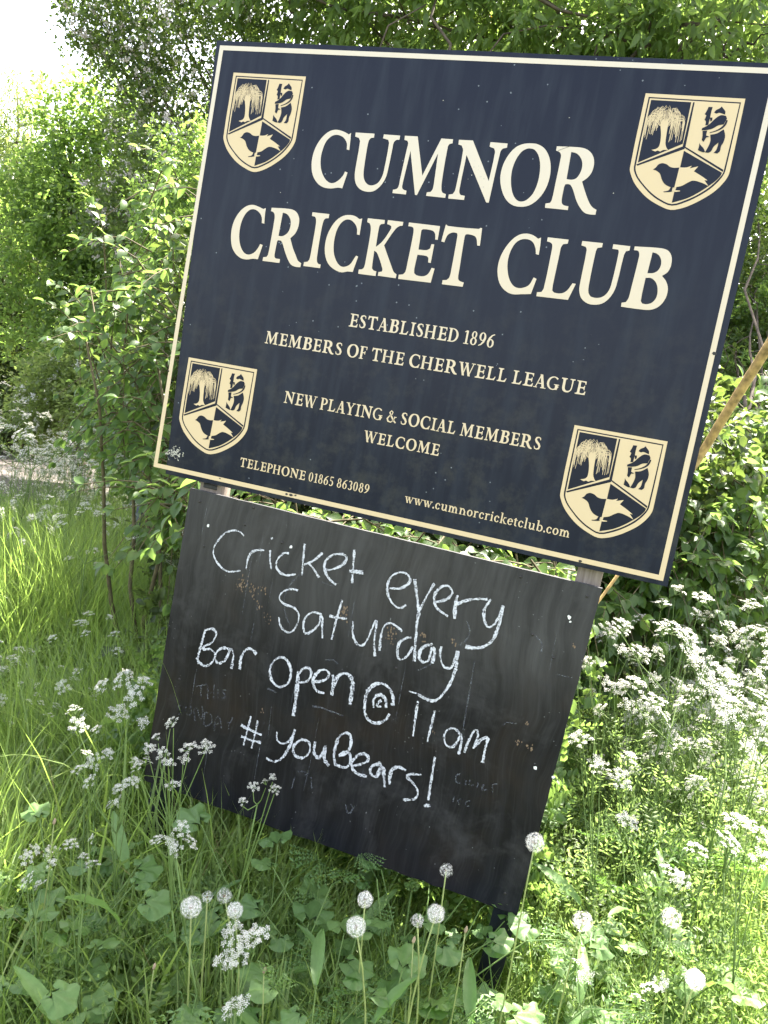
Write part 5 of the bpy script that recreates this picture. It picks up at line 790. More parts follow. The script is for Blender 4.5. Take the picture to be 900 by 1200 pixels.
# regions: px, py, depth0, depth1, weight, spread x, spread y
shrub('dogwood shrub with broad oval leaves beside the sign\'s left edge', ground_under(190, 640, 3.5),
      [(205,225,3.3,3.8,.7,22,28),(190,300,3.1,3.6,1,26,30),(165,345,3.0,3.4,1,28,26),(190,400,3.0,3.5,1.2,24,30),(150,425,3.0,3.3,.8,30,16),(170,480,2.9,3.4,1.2,26,30),(190,520,2.9,3.4,1.2,20,20),(120,370,3.2,3.4,.3,15,15)], 118, .052)
shrub('dense dogwood shrub with glossy oval leaves under the sign\'s lower right corner', ground_under(800, 760, 3.5),
      [(760,668,3.0,3.5,1.6,36,22),(830,640,3.1,3.6,1.6,40,34),(722,690,2.9,3.3,.8,18,16),(850,580,3.2,3.8,1.2,35,35),(800,610,3.1,3.6,1,25,30),(880,665,3.1,3.6,.8,28,24),(880,500,3.4,3.9,.6,25,30)], 400, .066)
shrub('low dogwood growth seen through the gap between the two boards', ground_under(430, 760, 2.6),
      [(300,590,2.35,2.7,1,40,14),(420,625,2.25,2.6,1,40,14),(520,650,2.2,2.5,1,40,14),(620,675,2.15,2.45,1,40,14),(215,580,2.6,2.9,1,14,18)], 130, .055)

# ------------------------------------------------------------------ grass
def in_view(x, y, z=.2, pad=60):
    P_w = np.stack([x, y, np.full_like(x, z)], 1) - CAM; d = P_w @ FWD
    u = 450 + FPX * (P_w @ RIGHT) / d; v = 600 - FPX * (P_w @ UP) / d
    return (d > .3) & (u > -pad) & (u < 900 + pad) & (v < 1200 + 4 * pad)
def grass(name, label, n, xr, yr, hr, wr, lean, bend, mat, seg=5, clump=0, keep=None, hmul=None):
    x = RNG.uniform(*xr, n); y = RNG.uniform(*yr, n)
    if clump:
        cx = RNG.uniform(*xr, clump); cy = RNG.uniform(*yr, clump); ci = RNG.integers(0, clump, n)
        x = cx[ci] + RNG.normal(0, .035, n); y = cy[ci] + RNG.normal(0, .035, n)
    ok = in_view(x, y) & ~on_lane(x, y, .1)
    if keep is not None: ok &= keep(x, y)
    x, y = x[ok], y[ok]; n = len(x)
    H = RNG.uniform(*hr, n) * (.85 + .3 * np.sin(x * 2.3 + 1) * np.cos(y * 1.9))
    if hmul is not None: H = H * hmul(x, y)
    W = RNG.uniform(*wr, n)
    az = RNG.uniform(0, 2 * math.pi, n); th0 = RNG.uniform(0, lean, n); be = RNG.uniform(bend * .15, bend, n) ** 1.0
    tw = RNG.normal(0, .5, n)
    dirv = np.stack([np.cos(az), np.sin(az)], 1); sv = np.stack([-np.sin(az + tw), np.cos(az + tw)], 1)
    V = np.zeros((n, 2 * seg + 1, 3)); px_, pz_ = np.zeros(n), np.zeros(n)
    for i in range(seg + 1):
        t = i / seg
        th = th0 + be * t ** 1.4
        if i: px_ = px_ + np.sin(th) * H / seg; pz_ = pz_ + np.cos(th) * H / seg
        c = np.stack([x + dirv[:, 0] * px_, y + dirv[:, 1] * px_, gz(x, y) - .01 + pz_], 1)
        if i == seg: V[:, 2 * seg] = c; break
        w = (W * (.75 + .5 * t if t < .4 else (1 - t) / .6 * .95 + .05) / 2)[:, None]
        s3 = np.concatenate([sv * w, np.zeros((n, 1))], 1)
        V[:, 2*i] = c - s3; V[:, 2*i+1] = c + s3; V[:, 2*i, 2] += w[:, 0] * .25
    F = []
    for i in range(seg - 1): F += [(2*i, 2*i+1, 2*i+3), (2*i, 2*i+3, 2*i+2)]
    F.append((2*seg-2, 2*seg-1, 2*seg)); F = np.array(F)
    FF = F[None] + (np.arange(n) * (2*seg+1))[:, None, None]
    o = obj(name, mesh_np(name, V.reshape(-1, 3), FF.reshape(-1, 3), mat)); tag(o, label, 'grass', kind='stuff'); return o
front = lambda x, y: (y < .35)
grass('grass', 'fine green grass growing in front of and below the blackboard', 44000, (-1.2, 2.5), (-.95, .45), (.18, .42), (.0030, .0072), .35, 1.3, M['grass'], keep=lambda x, y: ~((x > .0) & (x < .36) & (y > -.55) & (y < .02)) | (RNG.random(len(x)) < .25))
grass('tall_grass', 'tall lush arching grass in the sunlit verge left of the blackboard', 42000, (-4.8, .15), (.1, 5.5), (.35, .70), (.0036, .0080), .25, 1.5, M['grass'], clump=1100)
grass('grass', 'long grass among the cow parsley right of the blackboard', 30000, (1.2, 4.2), (-.1, 4), (.30, .66), (.0032, .007), .3, 1.4, M['grass'])
grass('tall_grass', 'tall bright grass rising to the sign\'s lower left corner', 9000, (-2.6, .0), (.9, 3.2), (.60, .95), (.003, .006), .22, 1.0, M['grass'], clump=420)
grass('dry_straw', 'scattered dry straw stems among the green grass', 1800, (-2.5, 2.6), (-.9, 2.2), (.15, .5), (.0018, .0034), .9, .9, M['straw'])
grass('broad_grass', 'broad arching grass blades standing beside the blackboard', 1500, (-2.2, .25), (-.25, 2.0), (.40, .72), (.007, .012), .3, 1.9, M['grass'], 7, clump=170)
grass('broad_grass', 'broad blades along the bottom edge of the picture', 4600, (-.7, 2.2), (-.85, .25), (.24, .46), (.007, .013), .4, 1.6, M['grass'], 7, clump=120)
grass('grass', 'grass beneath the sign and thicket', 9000, (-.3, 2.0), (.3, 2.2), (.22, .5), (.003, .006), .4, 1.4, M['grass'])
grass('grass', 'dim grass verge on the far side of the lane', 12000, (-14, -2), (6.5, 13), (.25, .45), (.008, .014), .3, 1.2, M['grass'], 3)

def herb_mass(name, label, n, xr, yr, zr, size, tmpl, mat, keep=None, per=10, spr=.03):
    k = n // per
    x = RNG.uniform(*xr, k); y = RNG.uniform(*yr, k); ok = in_view(x, y) & ~on_lane(x, y, .1)
    if keep is not None: ok &= keep(x, y)
    x, y = x[ok], y[ok]; k = len(x)
    hm = .75 + .35 * np.sin(x * 3.1) * np.cos(y * 2.7 + 1)
    z = gz(x, y) + RNG.uniform(*zr, k) * hm; c = np.stack([x, y, z], 1); ax = rdir(k, .6)
    idx = np.repeat(np.arange(k), per); m = len(idx)
    t = np.tile(np.linspace(0, 1, per), k)
    side = np.cross(ax[idx], rdir(k)[idx]); side /= np.linalg.norm(side, axis=1)[:, None] + 1e-6
    sg = np.tile(np.array([1, -1] * (per // 2)), k)
    P = c[idx] + ax[idx] * (t * spr * 3)[:, None] + side * (sg * spr * .15)[:, None]
    D = ax[idx] * .7 + side * sg[:, None] + rdir(m) * .15
    N = np.cross(ax[idx], side) + rdir(m) * .25 + np.array([0, 0, .25])
    S = size * RNG.uniform(.7, 1.2, m) * (1.15 - .75 * t)
    o = obj(name, leaf_mass(name, P, D, N, S, tmpl, mat)); tag(o, label, 'undergrowth', kind='stuff'); return o
herb_mass('undergrowth', 'ferny low undergrowth in front of the blackboard', 60000, (-1.3, 2.6), (-.95, .6), (.05, .28), .022, T_FE, M['herb'])
herb_mass('undergrowth', 'feathery sunlit foliage right of the blackboard', 150000, (1.22, 3.9), (-.1, 3.2), (.12, .70), .022, T_FE, M['herb'])
herb_mass('undergrowth', 'low leafy plants among the grass left of the blackboard', 60000, (-4.2, .1), (.1, 4.5), (.03, .42), .024, T_FE, M['herb'])
herb_mass('undergrowth', 'shaded weeds behind the blackboard', 34000, (-.1, 1.22), (.10, 1.3), (.05, .85), .034, T_OV, M['dog'])

# ------------------------------------------------------------------ leafy plants with single leaves
def round_leaf():
    V = [(0.05, 0, 0)]; F = []; n = 18
    for ring, rr_ in ((0, .5), (1, 1.0)):
        for k in range(n):
            a = math.pi * (-.90 + 1.80 * k / (n - 1)); lob = 1 + .13 * math.cos(5 * a) + (.035 * math.cos(17 * a))
            r = .5 * rr_ * lob; V.append((.42 + r * math.cos(a), r * math.sin(a), .07 * math.cos(5 * a) * rr_ + (.05 if ring == 0 else -.02)))
    for k in range(n - 1):
        F += [(0, 1+k, 2+k), (1+k, 1+n+k, 2+n+k), (1+k, 2+n+k, 2+k)]
    return np.array(V, float), np.array(F)
def dock_leaf():
    V = []; F = []; n = 9
    for i in range(n + 1):
        t = i / n; w = .105 * math.sin(math.pi * min(1, t * .93 + .05)) ** .7 + .004; z = .10 * t - .45 * t * t; wv = .012 * math.sin(i * 2.1)
        V += [(t, -w, z + .03 + wv), (t, -w*.5, z + .012), (t, 0, z), (t, w*.5, z + .012), (t, w, z + .03 - wv)]
    for i in range(n):
        for k in range(4):
            a = i*5 + k; F += [(a, a+5, a+6), (a, a+6, a+1)]
    return np.array(V, float), np.array(F)
def tooth_leaf():
    V = []; F = []; n = 14
    for i in range(n + 1):
        t = i / n; w = (.04 + .10 * t) * (1 if i % 2 else .45) * (1 if t < .85 else (1-t)/.15*.9+.1); z = .35 * t - .5 * t * t
        V += [(t - .03 * (i % 2), -w, z + .02), (t, 0, z), (t - .03 * (i % 2), w, z + .02)]
    for i in range(n):
        a = i*3; F += [(a, a+3, a+4), (a, a+4, a+1), (a+1, a+4, a+5), (a+1, a+5, a+2)]
    return np.array(V, float), np.array(F)
RL = mesh_np('leaf', *round_leaf(), M['herbi'], smooth=True); DL = mesh_np('leaf', *dock_leaf(), M['herbi'], smooth=True); TL_ = mesh_np('leaf', *tooth_leaf(), M['herbi'])
def fern_leaf():
    P = []; D = []; N = []; S = []
    for i in range(7):
        t = .22 + .11 * i
        for s_ in (1, -1):
            L_ = (1 - t) * .62 + .06; a = s_ * 1.0; ax = np.array([math.cos(a), math.sin(a), .1])
            m_ = 4
            for j in range(m_):
                u = (j + 1) / m_; c = np.array([t, 0, -.15*t*t]) + ax * L_ * u
                for s2 in (1, -1):
                    a2 = a + s2 * .9; P.append(c); D.append((.25 + math.cos(a2), math.sin(a2), RNG.normal()*.15)); N.append((RNG.normal()*.55, RNG.normal()*.55, 1)); S.append(.25 * L_ * (1.15 - .6 * u) + .025)
    P.append(np.array([.95, 0, -.14])); D.append((1, 0, -.2)); N.append((0, 0, 1)); S.append(.09)
    tv, tf = T_DI; R = frames(np.array(D, float), np.array(N, float)); S = np.array(S); tv = tv * np.array([1, .55, 1])
    V = (np.einsum('nij,vj->nvi', R, tv) * S[:, None, None] + np.array(P)[:, None, :]).reshape(-1, 3)
    F = (tf[None] + (np.arange(len(P)) * 4)[:, None, None]).reshape(-1, 3)
    mb = MB(); mb.add(V, F); mb.tube([(0, 0, 0), (.5, 0, -.04), (.95, 0, -.14)], [.012, .008, .003], 3, cap=False)
    return mb.mesh('leaf', [M['herbi']])
FL = [fern_leaf() for _ in range(3)]
def leaf_plant(name, label, cat, x, y, lm, nl, size, stalk, upl, group, rise=.7):
    z = float(gz(x, y)); t = empty(name, (x, y, z), label, cat, group); mb = MB()
    for k in range(nl):
        a = 2 * math.pi * k / nl + random.uniform(-.5, .5); h = stalk * random.uniform(.45, 1.1); out = h * random.uniform(.25, .7)
        tip = np.array([math.cos(a) * out, math.sin(a) * out, h])
        if h > .01: mb.tube([(0, 0, 0), tip * np.array([.35, .35, .6]), tip], [.0022, .0018, .0014], 4, cap=False)
        o = obj('leaf', lm if not isinstance(lm, list) else random.choice(lm), t)
        s = size * random.uniform(.65, 1.2)
        Dv = Vector((math.cos(a), math.sin(a), random.uniform(*upl))).normalized()
        Nv = Vector((random.uniform(-.4, .4) - Dv.x * Dv.z, random.uniform(-.6, .3) - Dv.y * Dv.z, rise + .3)); Yv = Nv.cross(Dv).normalized(); Zv = Dv.cross(Yv)
        o.matrix_local = Matrix([[Dv[r]*s, Yv[r]*s, Zv[r]*s, tip[r]] for r in range(3)] + [[0, 0, 0, 1]])
    if mb.n: obj('stalk', mb.mesh('stalk', [M['stem']]), t)
    return t
def scatter(px0, px1, py0, py1, d0, d1):
    p = at(random.uniform(px0, px1), random.uniform(py0, py1), random.uniform(d0, d1)); return p
for i in range(46):
    p = scatter(-10, 640, 985, 1200, 1.4, 1.95); st_ = max(.10, min(.36, p[2] + .09))
    leaf_plant('broad_leaf_plant', 'low plant with rounded lobed leaves in the shaded grass below the blackboard', 'plant', p[0], p[1], RL, random.randint(3, 7), random.uniform(.05, .08), st_, (-.3, .25), 'round-leaved plants in the shaded grass')
for i in range(14):
    p = scatter(660, 900, 900, 1180, 1.6, 2.3); st_ = max(.1, min(.35, p[2] + .03))
    leaf_plant('broad_leaf_plant', 'rounded leafy plant in the sunlit tangle right of the blackboard', 'plant', p[0], p[1], RL, random.randint(3, 6), .07, st_, (-.3, .25), 'round-leaved plants in the sunny tangle')
dk = [(205,1010,1.75,.24),(400,1060,1.9,.20),(130,1150,1.45,.24),(575,1190,1.5,.20),(380,1190,1.35,.2),(690,1180,1.55,.2),(250,1130,1.6,.2),(60,1010,1.9,.24),(470,1160,1.5,.2),(835,960,1.9,.2),(300,1175,1.45,.18),(30,1120,1.6,.22)]
dlab = ['dock plant with long upright leaves at the blackboard\'s left foot', 'dock plant under the middle of the blackboard', 'dock plant with ribbed leaf low in the bottom left corner', 'dock plant at the bottom edge below the blackboard\'s right end', 'dock plant at the bottom edge below the two largest central seed heads',
  'dock plant with bright leaf at the bottom edge right of centre', 'dock plant between the left dandelion clocks', 'dock plant at the left edge in the shade boundary', 'dock plant beneath the pair of seed heads near the bottom middle', 'dock plant with one glowing yellow-green leaf at the right', 'small dock plant beside the bottom white flower cluster', 'dock plant nearest the bottom left edge']
for (px, py, d, s), lb in zip(dk, dlab):
    p = at(px, py, d); leaf_plant('dock_plant', lb, 'plant', p[0], p[1], DL, 6, s * .6, max(.02, p[2] - .10), (.5, 1.8), 'dock plants', .4)
for i in range(34):
    if i < 20: p = scatter(0, 620, 1010, 1200, 1.5, 2.0); lb = 'clump of ferny leaves in the shaded grass below the blackboard'; gr = 'ferny clumps in the shade'
    else: p = scatter(650, 900, 800, 1200, 1.6, 2.8); lb = 'clump of ferny leaves in the sunny verge right of the blackboard'; gr = 'ferny clumps in the sun'
    leaf_plant('fern_leaf_plant', lb, 'plant', p[0], p[1], FL, random.randint(4, 6), .11, max(.08, min(.40, p[2] - .03)), (-.1, .5), gr)

# ------------------------------------------------------------------ cow parsley
def umbel_mesh(R_, nu, nf, seed):
    rr = random.Random(seed); mb = MB()
    for i in range(nu):
        if i == 0: ux, uy = 0, 0
        else:
            a = i * 2.39996; q_ = math.sqrt(i / nu) * R_; ux, uy = q_*math.cos(a) + rr.gauss(0, .002), q_*math.sin(a) + rr.gauss(0, .002)
        uz = .024 - (ux*ux + uy*uy) / R_ * .5 + rr.gauss(0, .0022)
        mb.tube([(0, 0, 0), (ux*.6, uy*.6, uz*.55), (ux, uy, uz - .004)], [.0007, .0006, .0005], 3, 1, False)
        for j in range(nf):
            a = j * 2.39996 + i; q_ = math.sqrt((j + .3) / nf) * .0072; fx, fy = ux + q_*math.cos(a), uy + q_*math.sin(a); fz = uz + .002 - q_*q_*40 + rr.gauss(0, .0006)
            pr = rr.uniform(.0014, .0023); n = 5; tx, ty = q_*math.cos(a)*55 + rr.gauss(0, .25), q_*math.sin(a)*55 + rr.gauss(0, .25); a0 = rr.random()*6
            V = [(fx, fy, fz - .0004)]
            for k in range(n*2):
                b_ = a0 + math.pi*k/n; r2 = pr if k % 2 == 0 else pr*.55; V.append((fx + r2*math.cos(b_), fy + r2*math.sin(b_), fz - r2*(math.cos(b_)*tx + math.sin(b_)*ty)))
            mb.add(V, [(0, 1+k, 1+(k+1) % (2*n)) for k in range(2*n)], 0)
    return mb.mesh('flower_head', [M['petal'], M['stem']])
UM = [umbel_mesh(.028, 11, 13, 1), umbel_mesh(.022, 9, 12, 2), umbel_mesh(.032, 13, 12, 3), umbel_mesh(.017, 7, 10, 4)]
UF = [umbel_mesh(.034, 10, 4, 5)]
def parsley(label, base, heads, group=None, hs=1.0, leafn=2, name='cow_parsley', fork=.55):
    """heads: world positions (and optional scale); stems fork up to them"""
    base = np.asarray(base, float); t = empty(name, tuple(base), label, 'wildflower', group)
    H_ = [np.asarray(h[:3], float) for h in heads]; cen = np.mean(H_, axis=0)
    f = base + (cen - base) * fork; f[:2] += RNG.normal(0, .01, 2)
    mb = MB(); mb.tube(curve_pts(base, f, .02, 5, (1, 0, 0)) - base, np.linspace(.0028, .0019, 5), 5)
    f2 = base + (cen - base) * (fork + .25)
    mb.tube(np.array([f, f2]) - base, [.0019, .0015], 5)
    for i, h in enumerate(H_):
        s0 = f if (i % 3 == 0) else f2
        e = h - np.array([0, 0, .006])
        mid = s0 + (e - s0) * .55 + np.array([0, 0, -.01]); mb.tube(np.array([s0, mid, e]) - base, [.0014, .0011, .0008], 4, cap=False)
    obj('stem', mb.mesh('stem', [M['stem']]), t)
    for i, h in enumerate(H_):
        o = obj('flower_head', UM[(i + int(abs(h[0]) * 100)) % 4], t); sc_ = (heads[i][3] if len(heads[i]) > 3 else 1.0) * hs
        dv = (h - f); dv = Vector((dv[0]*.5 + random.gauss(0, .12), dv[1]*.5 - .14 + random.gauss(0, .1), abs(dv[2]) * .6 + .12)).normalized()
        q_ = dv.to_track_quat('Z', 'Y').to_matrix() @ Matrix.Rotation(random.uniform(0, 6.28), 3, 'Z') @ Matrix.Rotation(random.gauss(0, .25), 3, 'X'); o.rotation_euler = q_.to_euler(); o.location = tuple(h - base); o.scale = (sc_,) * 3
    for k in range(leafn):
        o = obj('leaf', FL[k % 3], t); zz = random.uniform(.25, .7) * (f[2] - base[2]); u = zz / max(.05, f[2] - base[2])
        o.location = tuple((f - base) * u); o.rotation_euler = (random.uniform(-.3, .3), random.uniform(-.7, -.1), random.uniform(0, 6.28)); s = random.uniform(.10, .18); o.scale = (s, s, s)
    return t
def copy_plant(src, loc, rz, sc_, label, group):
    r = src.copy(); COL.objects.link(r); r.location = loc; r.rotation_euler = (0, 0, rz); r.scale = (sc_,) * 3
    r['label'] = label; r['group'] = group
    for ch in list(src.children):
        c = ch.copy(); COL.objects.link(c); c.parent = r
    return r
def px_heads(lst, d, s=1.0): return [(*at(px, py, d + random.uniform(-.04, .04)), s) for px, py in lst]
def custom(label, heads_px, d, foot, s=1.0, fork=.55, leafn=0):
    hd = px_heads(heads_px, d, s); fp = at(*foot); fp = np.array([fp[0], fp[1], float(gz(fp[0], fp[1])) - .01])
    return parsley(label, fp, hd, 'cow parsley plants near the blackboard', 1.0, leafn, fork=fork)
custom('cow parsley spray reaching over the lower left corner of the blackboard', [(204,850),(186,868),(174,880),(193,886),(222,880),(241,878),(199,898),(163,903),(204,924),(215,893)], 1.56, (230, 1090, 1.6), .58)
custom('small cow parsley sprig crossing the blackboard\'s bottom edge', [(320,913),(297,923),(284,941),(322,927),(312,920)], 1.58, (230, 1090, 1.62), .42, .7)
custom('cow parsley with tight white cluster just below the blackboard\'s left end', [(197,984),(220,991),(207,996),(213,974),(186,990)], 1.50, (270, 1150, 1.5), .62, .7)
custom('cow parsley with ragged white heads at the lower left edge', [(30,1007),(35,1034),(49,1040),(62,1015),(38,998)], 1.55, (60, 1180, 1.5), .55)
custom('cow parsley with two small heads right of the ragged one', [(83,992),(113,984),(108,1016),(98,1008)], 1.55, (110, 1160, 1.5), .5)
custom('cow parsley with big bright heads at the bottom left of centre', [(275,1097),(292,1104),(302,1098),(268,1126),(281,1120),(262,1131)], 1.35, (300, 1240, 1.3), .72)
custom('cow parsley head touching the bottom edge left of centre', [(278,1184),(285,1178),(272,1188)], 1.30, (300, 1290, 1.3), .72)
custom('cow parsley with loose heads left of the blackboard\'s bottom corner', [(140,928),(150,921),(143,940),(133,948),(108,918),(155,918),(156,896),(170,897),(95,905)], 1.72, (150, 1060, 1.75), .62)
custom('cow parsley with flat white heads left of the blackboard\'s lower half', [(124,808),(147,799),(166,804),(159,817),(144,795)], 2.0, (140, 960, 2.1), .95)
custom('cow parsley with round heads beside the flat-headed one', [(88,838),(92,853),(117,861),(137,838),(165,850)], 2.0, (100, 990, 2.05), .9)
custom('cow parsley with small heads in the bright grass', [(62,1000),(100,888),(125,885),(112,892)], 1.95, (110, 1010, 2.0), .7)
custom('cow parsley in front of the dogwood at the blackboard\'s right edge', [(672,745),(690,752),(712,742),(725,765),(690,780),(735,770),(705,800)], 2.15, (720, 960, 2.1), .95)
custom('tall cow parsley with broad heads right of the blackboard', [(720,812),(742,806),(735,830),(765,826),(772,845),(708,838)], 2.1, (760, 1020, 2.05), 1.1)
custom('cow parsley with pale heads low beside the blackboard', [(696,895),(704,905),(735,893),(680,870),(725,915)], 1.95, (720, 1060, 1.95), .95)
custom('cow parsley with bright heads at the right edge', [(868,832),(884,822),(858,845),(892,850)], 2.0, (870, 1040, 2.0), 1.3)
custom('cow parsley with glowing heads at the lower right edge', [(876,975),(888,982),(862,968),(893,1010),(850,990)], 1.75, (880, 1120, 1.7), 1.0)
custom('cow parsley with small bright heads low on the right', [(792,1030),(780,1025),(800,1036),(815,1000),(730,962),(737,966)], 1.7, (790, 1150, 1.65), .8)
custom('cow parsley with drooping heads at the bottom right', [(677,1137),(693,1142),(686,1150),(772,1150),(764,1165),(745,1178)], 1.45, (720, 1260, 1.4), .7)
bases = []
for k in range(6):
    hds = []
    h = .62 + .05 * k
    for j in range(5 + k % 3):
        a = j * 2.4 + k; r = .03 + .035 * j ** .8; hds.append((r*math.cos(a), r*math.sin(a), h - .02*j + random.uniform(-.03, .03), random.uniform(.75, 1.15)))
    bases.append(parsley('x', (0, 0, 0), hds, 'x', 1.0, 3))
zones = [  # count, x range, y range, scale range, label, group
 (84, (-3.4, -.4), (.8, 3.6), (.75, 1.22), 'cow parsley standing in the sunny grass verge between the lane and the blackboard', 'cow parsley left of the sign'),
 (110, (-6.0, -.9), (2.2, 5.6), (.95, 1.35), 'distant cow parsley at the edge of the lane', 'cow parsley along the lane'),
 (125, (1.42, 3.7), (.35, 2.9), (.72, 1.36), 'cow parsley in the dense flowering verge right of the blackboard', 'cow parsley right of the sign'),
 (8, (-1.0, -.35), (.1, .7), (.55, .75), 'short cow parsley in the grass just left of the blackboard', 'short cow parsley left of the blackboard'),
]
first = 0
for n, xr, yr, sr, lb, gr in zones:
    c = 0; tries = 0
    while c < n and tries < 4000:
        tries += 1; x, y = random.uniform(*xr), random.uniform(*yr); s = random.uniform(*sr)
        u, v, d = project((x, y, .72 * s))
        if not (-15 < u < 915 and v < 1190) or on_lane(x, y, .1): continue
        if xr[0] > 1 and v > 1110: continue
        if xr[0] > 1 and (u < 660 or v < 720 + abs(u - 800)*.1): continue
        if xr[0] < 0 and v < 520: continue
        loc = (x, y, float(gz(x, y)) - .01); rz = random.uniform(0, 6.28)
        if first < 6:
            o = bases[first]; o.location = loc; o.rotation_euler = (0, 0, rz); o.scale = (s,)*3; o['label'] = lb; o['group'] = gr; first += 1
        else: copy_plant(random.choice(bases), loc, rz, s, lb, gr)
        c += 1

for i in range(22):
    x, y = random.uniform(-2.9, -.75), random.uniform(1.5, 3.3); s = random.uniform(1.12, 1.5)
    if on_lane(x, y, .2): continue
    copy_plant(random.choice(bases), (x, y, float(gz(x, y)) - .01), random.uniform(0, 6.28), s, 'x', 'cow parsley left of the sign')
grass('tall_grass', 'tuft of tall grass around the metal post', 900, (-.62, .06), (.25, 1.0), (.55, .85), (.003, .0065), .25, 1.1, M['grass'], clump=45)
# ------------------------------------------------------------------ dandelion clocks
def clock_mesh(seed, n=150, gap=0.0):
    rr = random.Random(seed); mb = MB()
    for i in range(n):
        z = 1 - 2 * (i + .5) / n
        if z < -.93: continue
        a = i * 2.39996; r = math.sqrt(1 - z*z); d = Vector((r*math.cos(a) + rr.gauss(0, .07), r*math.sin(a) + rr.gauss(0, .07), z + rr.gauss(0, .07))).normalized()
        if gap and rr.random() < gap: continue
        u = d.orthogonal().normalized(); v = d.cross(u); R0 = rr.uniform(.0135, .0172)
        p = d * R0
        b0 = d * .003
        w = .00008
        mb.add([b0 - u*w, b0 + u*w, p], [(0, 1, 2)], 0)
        for k in range(13):
            b_ = 2*math.pi*k/13 + rr.random()*.5; h = (u*math.cos(b_) + v*math.sin(b_)); e = p + h * .0058 + d * .0014; s_ = d.cross(h) * .00012
            mb.add([p - s_, p + s_, e], [(0, 1, 2)], 0)
    return mb.mesh('seed_head', [M['fluff']])
CM = [clock_mesh(1), clock_mesh(2, 165), clock_mesh(3, 120, .35)]
mb = MB()
for i in range(60):
    z = 1 - 2*(i+.5)/60; a = i*2.4; r = math.sqrt(1-z*z); d = np.array([r*math.cos(a), r*math.sin(a), z]); mb.tube([d*.0018, d*.0042], [.0005, .0002], 3)
core_me = mb.mesh('seed_core', [M['seed']])
clocks = [(627,987,1.52,.88,0,(603,1130),'tallest dandelion clock, in front of the blackboard\'s lower right corner'),
 (523,1020,1.62,.66,2,(515,1120),'dandelion clock just touching the blackboard\'s bottom edge beside an upright leaf'),
 (428,1054,1.55,.74,0,(428,1140),'upper dandelion clock of the pair below the blackboard\'s middle'),
 (417,1086,1.40,.84,1,(420,1190),'larger dandelion clock of the pair below the blackboard\'s middle, the lower one'),
 (511,1071,1.45,.78,1,(506,1180),'round dandelion clock directly under the edge-touching one'),
 (489,1079,1.50,.60,2,(487,1180),'small half-blown dandelion clock left of a round one'),
 (224,1063,1.45,.92,0,(232,1160),'largest dandelion clock in the lower left group'),
 (275,1067,1.50,.74,1,(278,1160),'dandelion clock at the right of the lower left group'),
 (263,1050,1.58,.72,2,(262,1140),'half-blown dandelion clock at the top of the lower left group'),
 (243,1051,1.52,.52,2,(243,1140),'small partly opened dandelion clock in the middle of the lower left group'),
 (683,1080,1.50,.90,2,(675,1190),'sunlit dandelion clock right of the blackboard\'s bottom corner'),
 (787,1076,1.60,.95,2,(785,1180),'blurred-looking dandelion clock in the bright verge at lower right'),
 (815,1148,1.45,.84,1,(812,1230),'dandelion clock nearest the bottom right corner')]
for px, py, d, s, k, ft, lb in clocks:
    h = at(px, py, d); f = at(ft[0], ft[1], d + .03); base = np.array([f[0] + (f[0]-h[0])*.6, f[1], float(gz(f[0], f[1])) - .01])
    t = empty('dandelion_clock', tuple(base), lb, 'seed head', 'dandelion clocks in the grass')
    mb = MB(); cp = curve_pts(base, h, random.uniform(-.03, .035), 8, (1, .4, .2)); mb.tube(cp - base, np.linspace(.0022, .0015, 8), 6); obj('stem', mb.mesh('stem', [M['dstem']], True), t)
    o = obj('seed_head', CM[k], t); o.location = tuple(h - base); o.rotation_euler = (random.uniform(-.3, .3), random.uniform(-.3, .3), random.random()*6); o.scale = (s*1.22,)*3
    c = obj('seed_core', core_me, o)
# closed buds on bare stalks
for px, py, d, lb in ((63,966,1.6,'closed seed bud on thin stalk at left in the grass'), (309,1141,1.45,'closed bud right of the big white flower cluster'), (180,1136,1.5,'pinkish closed bud in the lower left leaves'),
                      (545,1093,1.5,'white bud on a bent stalk below the blackboard'), (484,1105,1.5,'brown closed bud below the half-blown clock')):
    h = at(px, py, d); base = np.array([h[0] + random.uniform(-.05, .05), h[1] + .02, float(gz(h[0], h[1])) - .01])
    t = empty('flower_bud', tuple(base), lb, 'bud', 'closed buds in the grass')
    mb = MB(); mb.tube(curve_pts(base, h, .015, 6, (1, 0, 0)) - base, np.linspace(.0018, .0012, 6), 5); obj('stem', mb.mesh('stem', [M['dstem']]), t)
    mb = MB(); q_ = h - base; mb.tube([q_, q_ + (0, 0, .003), q_ + (.001, 0, .009), q_ + (.001, 0, .014)], [.0018, .0032, .003, .0008], 8); obj('bud', mb.mesh('bud', [M['seed']]), t)

# ------------------------------------------------------------------ pole, thin post, stray twig
a, b2 = at(818, 540, 2.35), at(902, 402, 2.2); dv = (b2 - a) / np.linalg.norm(b2 - a)
k = (a[2] + .05) / dv[2]; foot = a - dv * k; topp = b2 + dv * .55
t = empty('wooden_pole', tuple(foot), 'thin ochre wooden pole leaning up to the right behind the sign\'s right edge', 'pole')
low_ = at(690, 722, 2.12); foot = np.array([low_[0] - .06, low_[1], -.05]); t.location = tuple(foot)
ctl = [foot, foot + (low_ - foot) * .5 + (-.02, 0, 0), low_, at(722, 676, 2.16), at(760, 622, 2.22), a, (a + b2) / 2, b2, topp]
mb = MB(); pts = np.array(ctl) + RNG.normal(0, .002, (9, 3)); pts = np.concatenate([np.stack([np.interp(np.linspace(0, 8, 25), np.arange(9), pts[:, c_]) for c_ in range(3)], 1)])
mb.tube(pts - foot, np.interp(np.arange(25), [0, 8, 12, 15, 24], [.007, .0045, .006, .0125, .0150]) + RNG.normal(0, .0005, 25), 10); obj('shaft', mb.mesh('shaft', [M['pole']], True), t)
f1 = at(172, 554, 4.6); g1 = at(163, 640, 2.95)
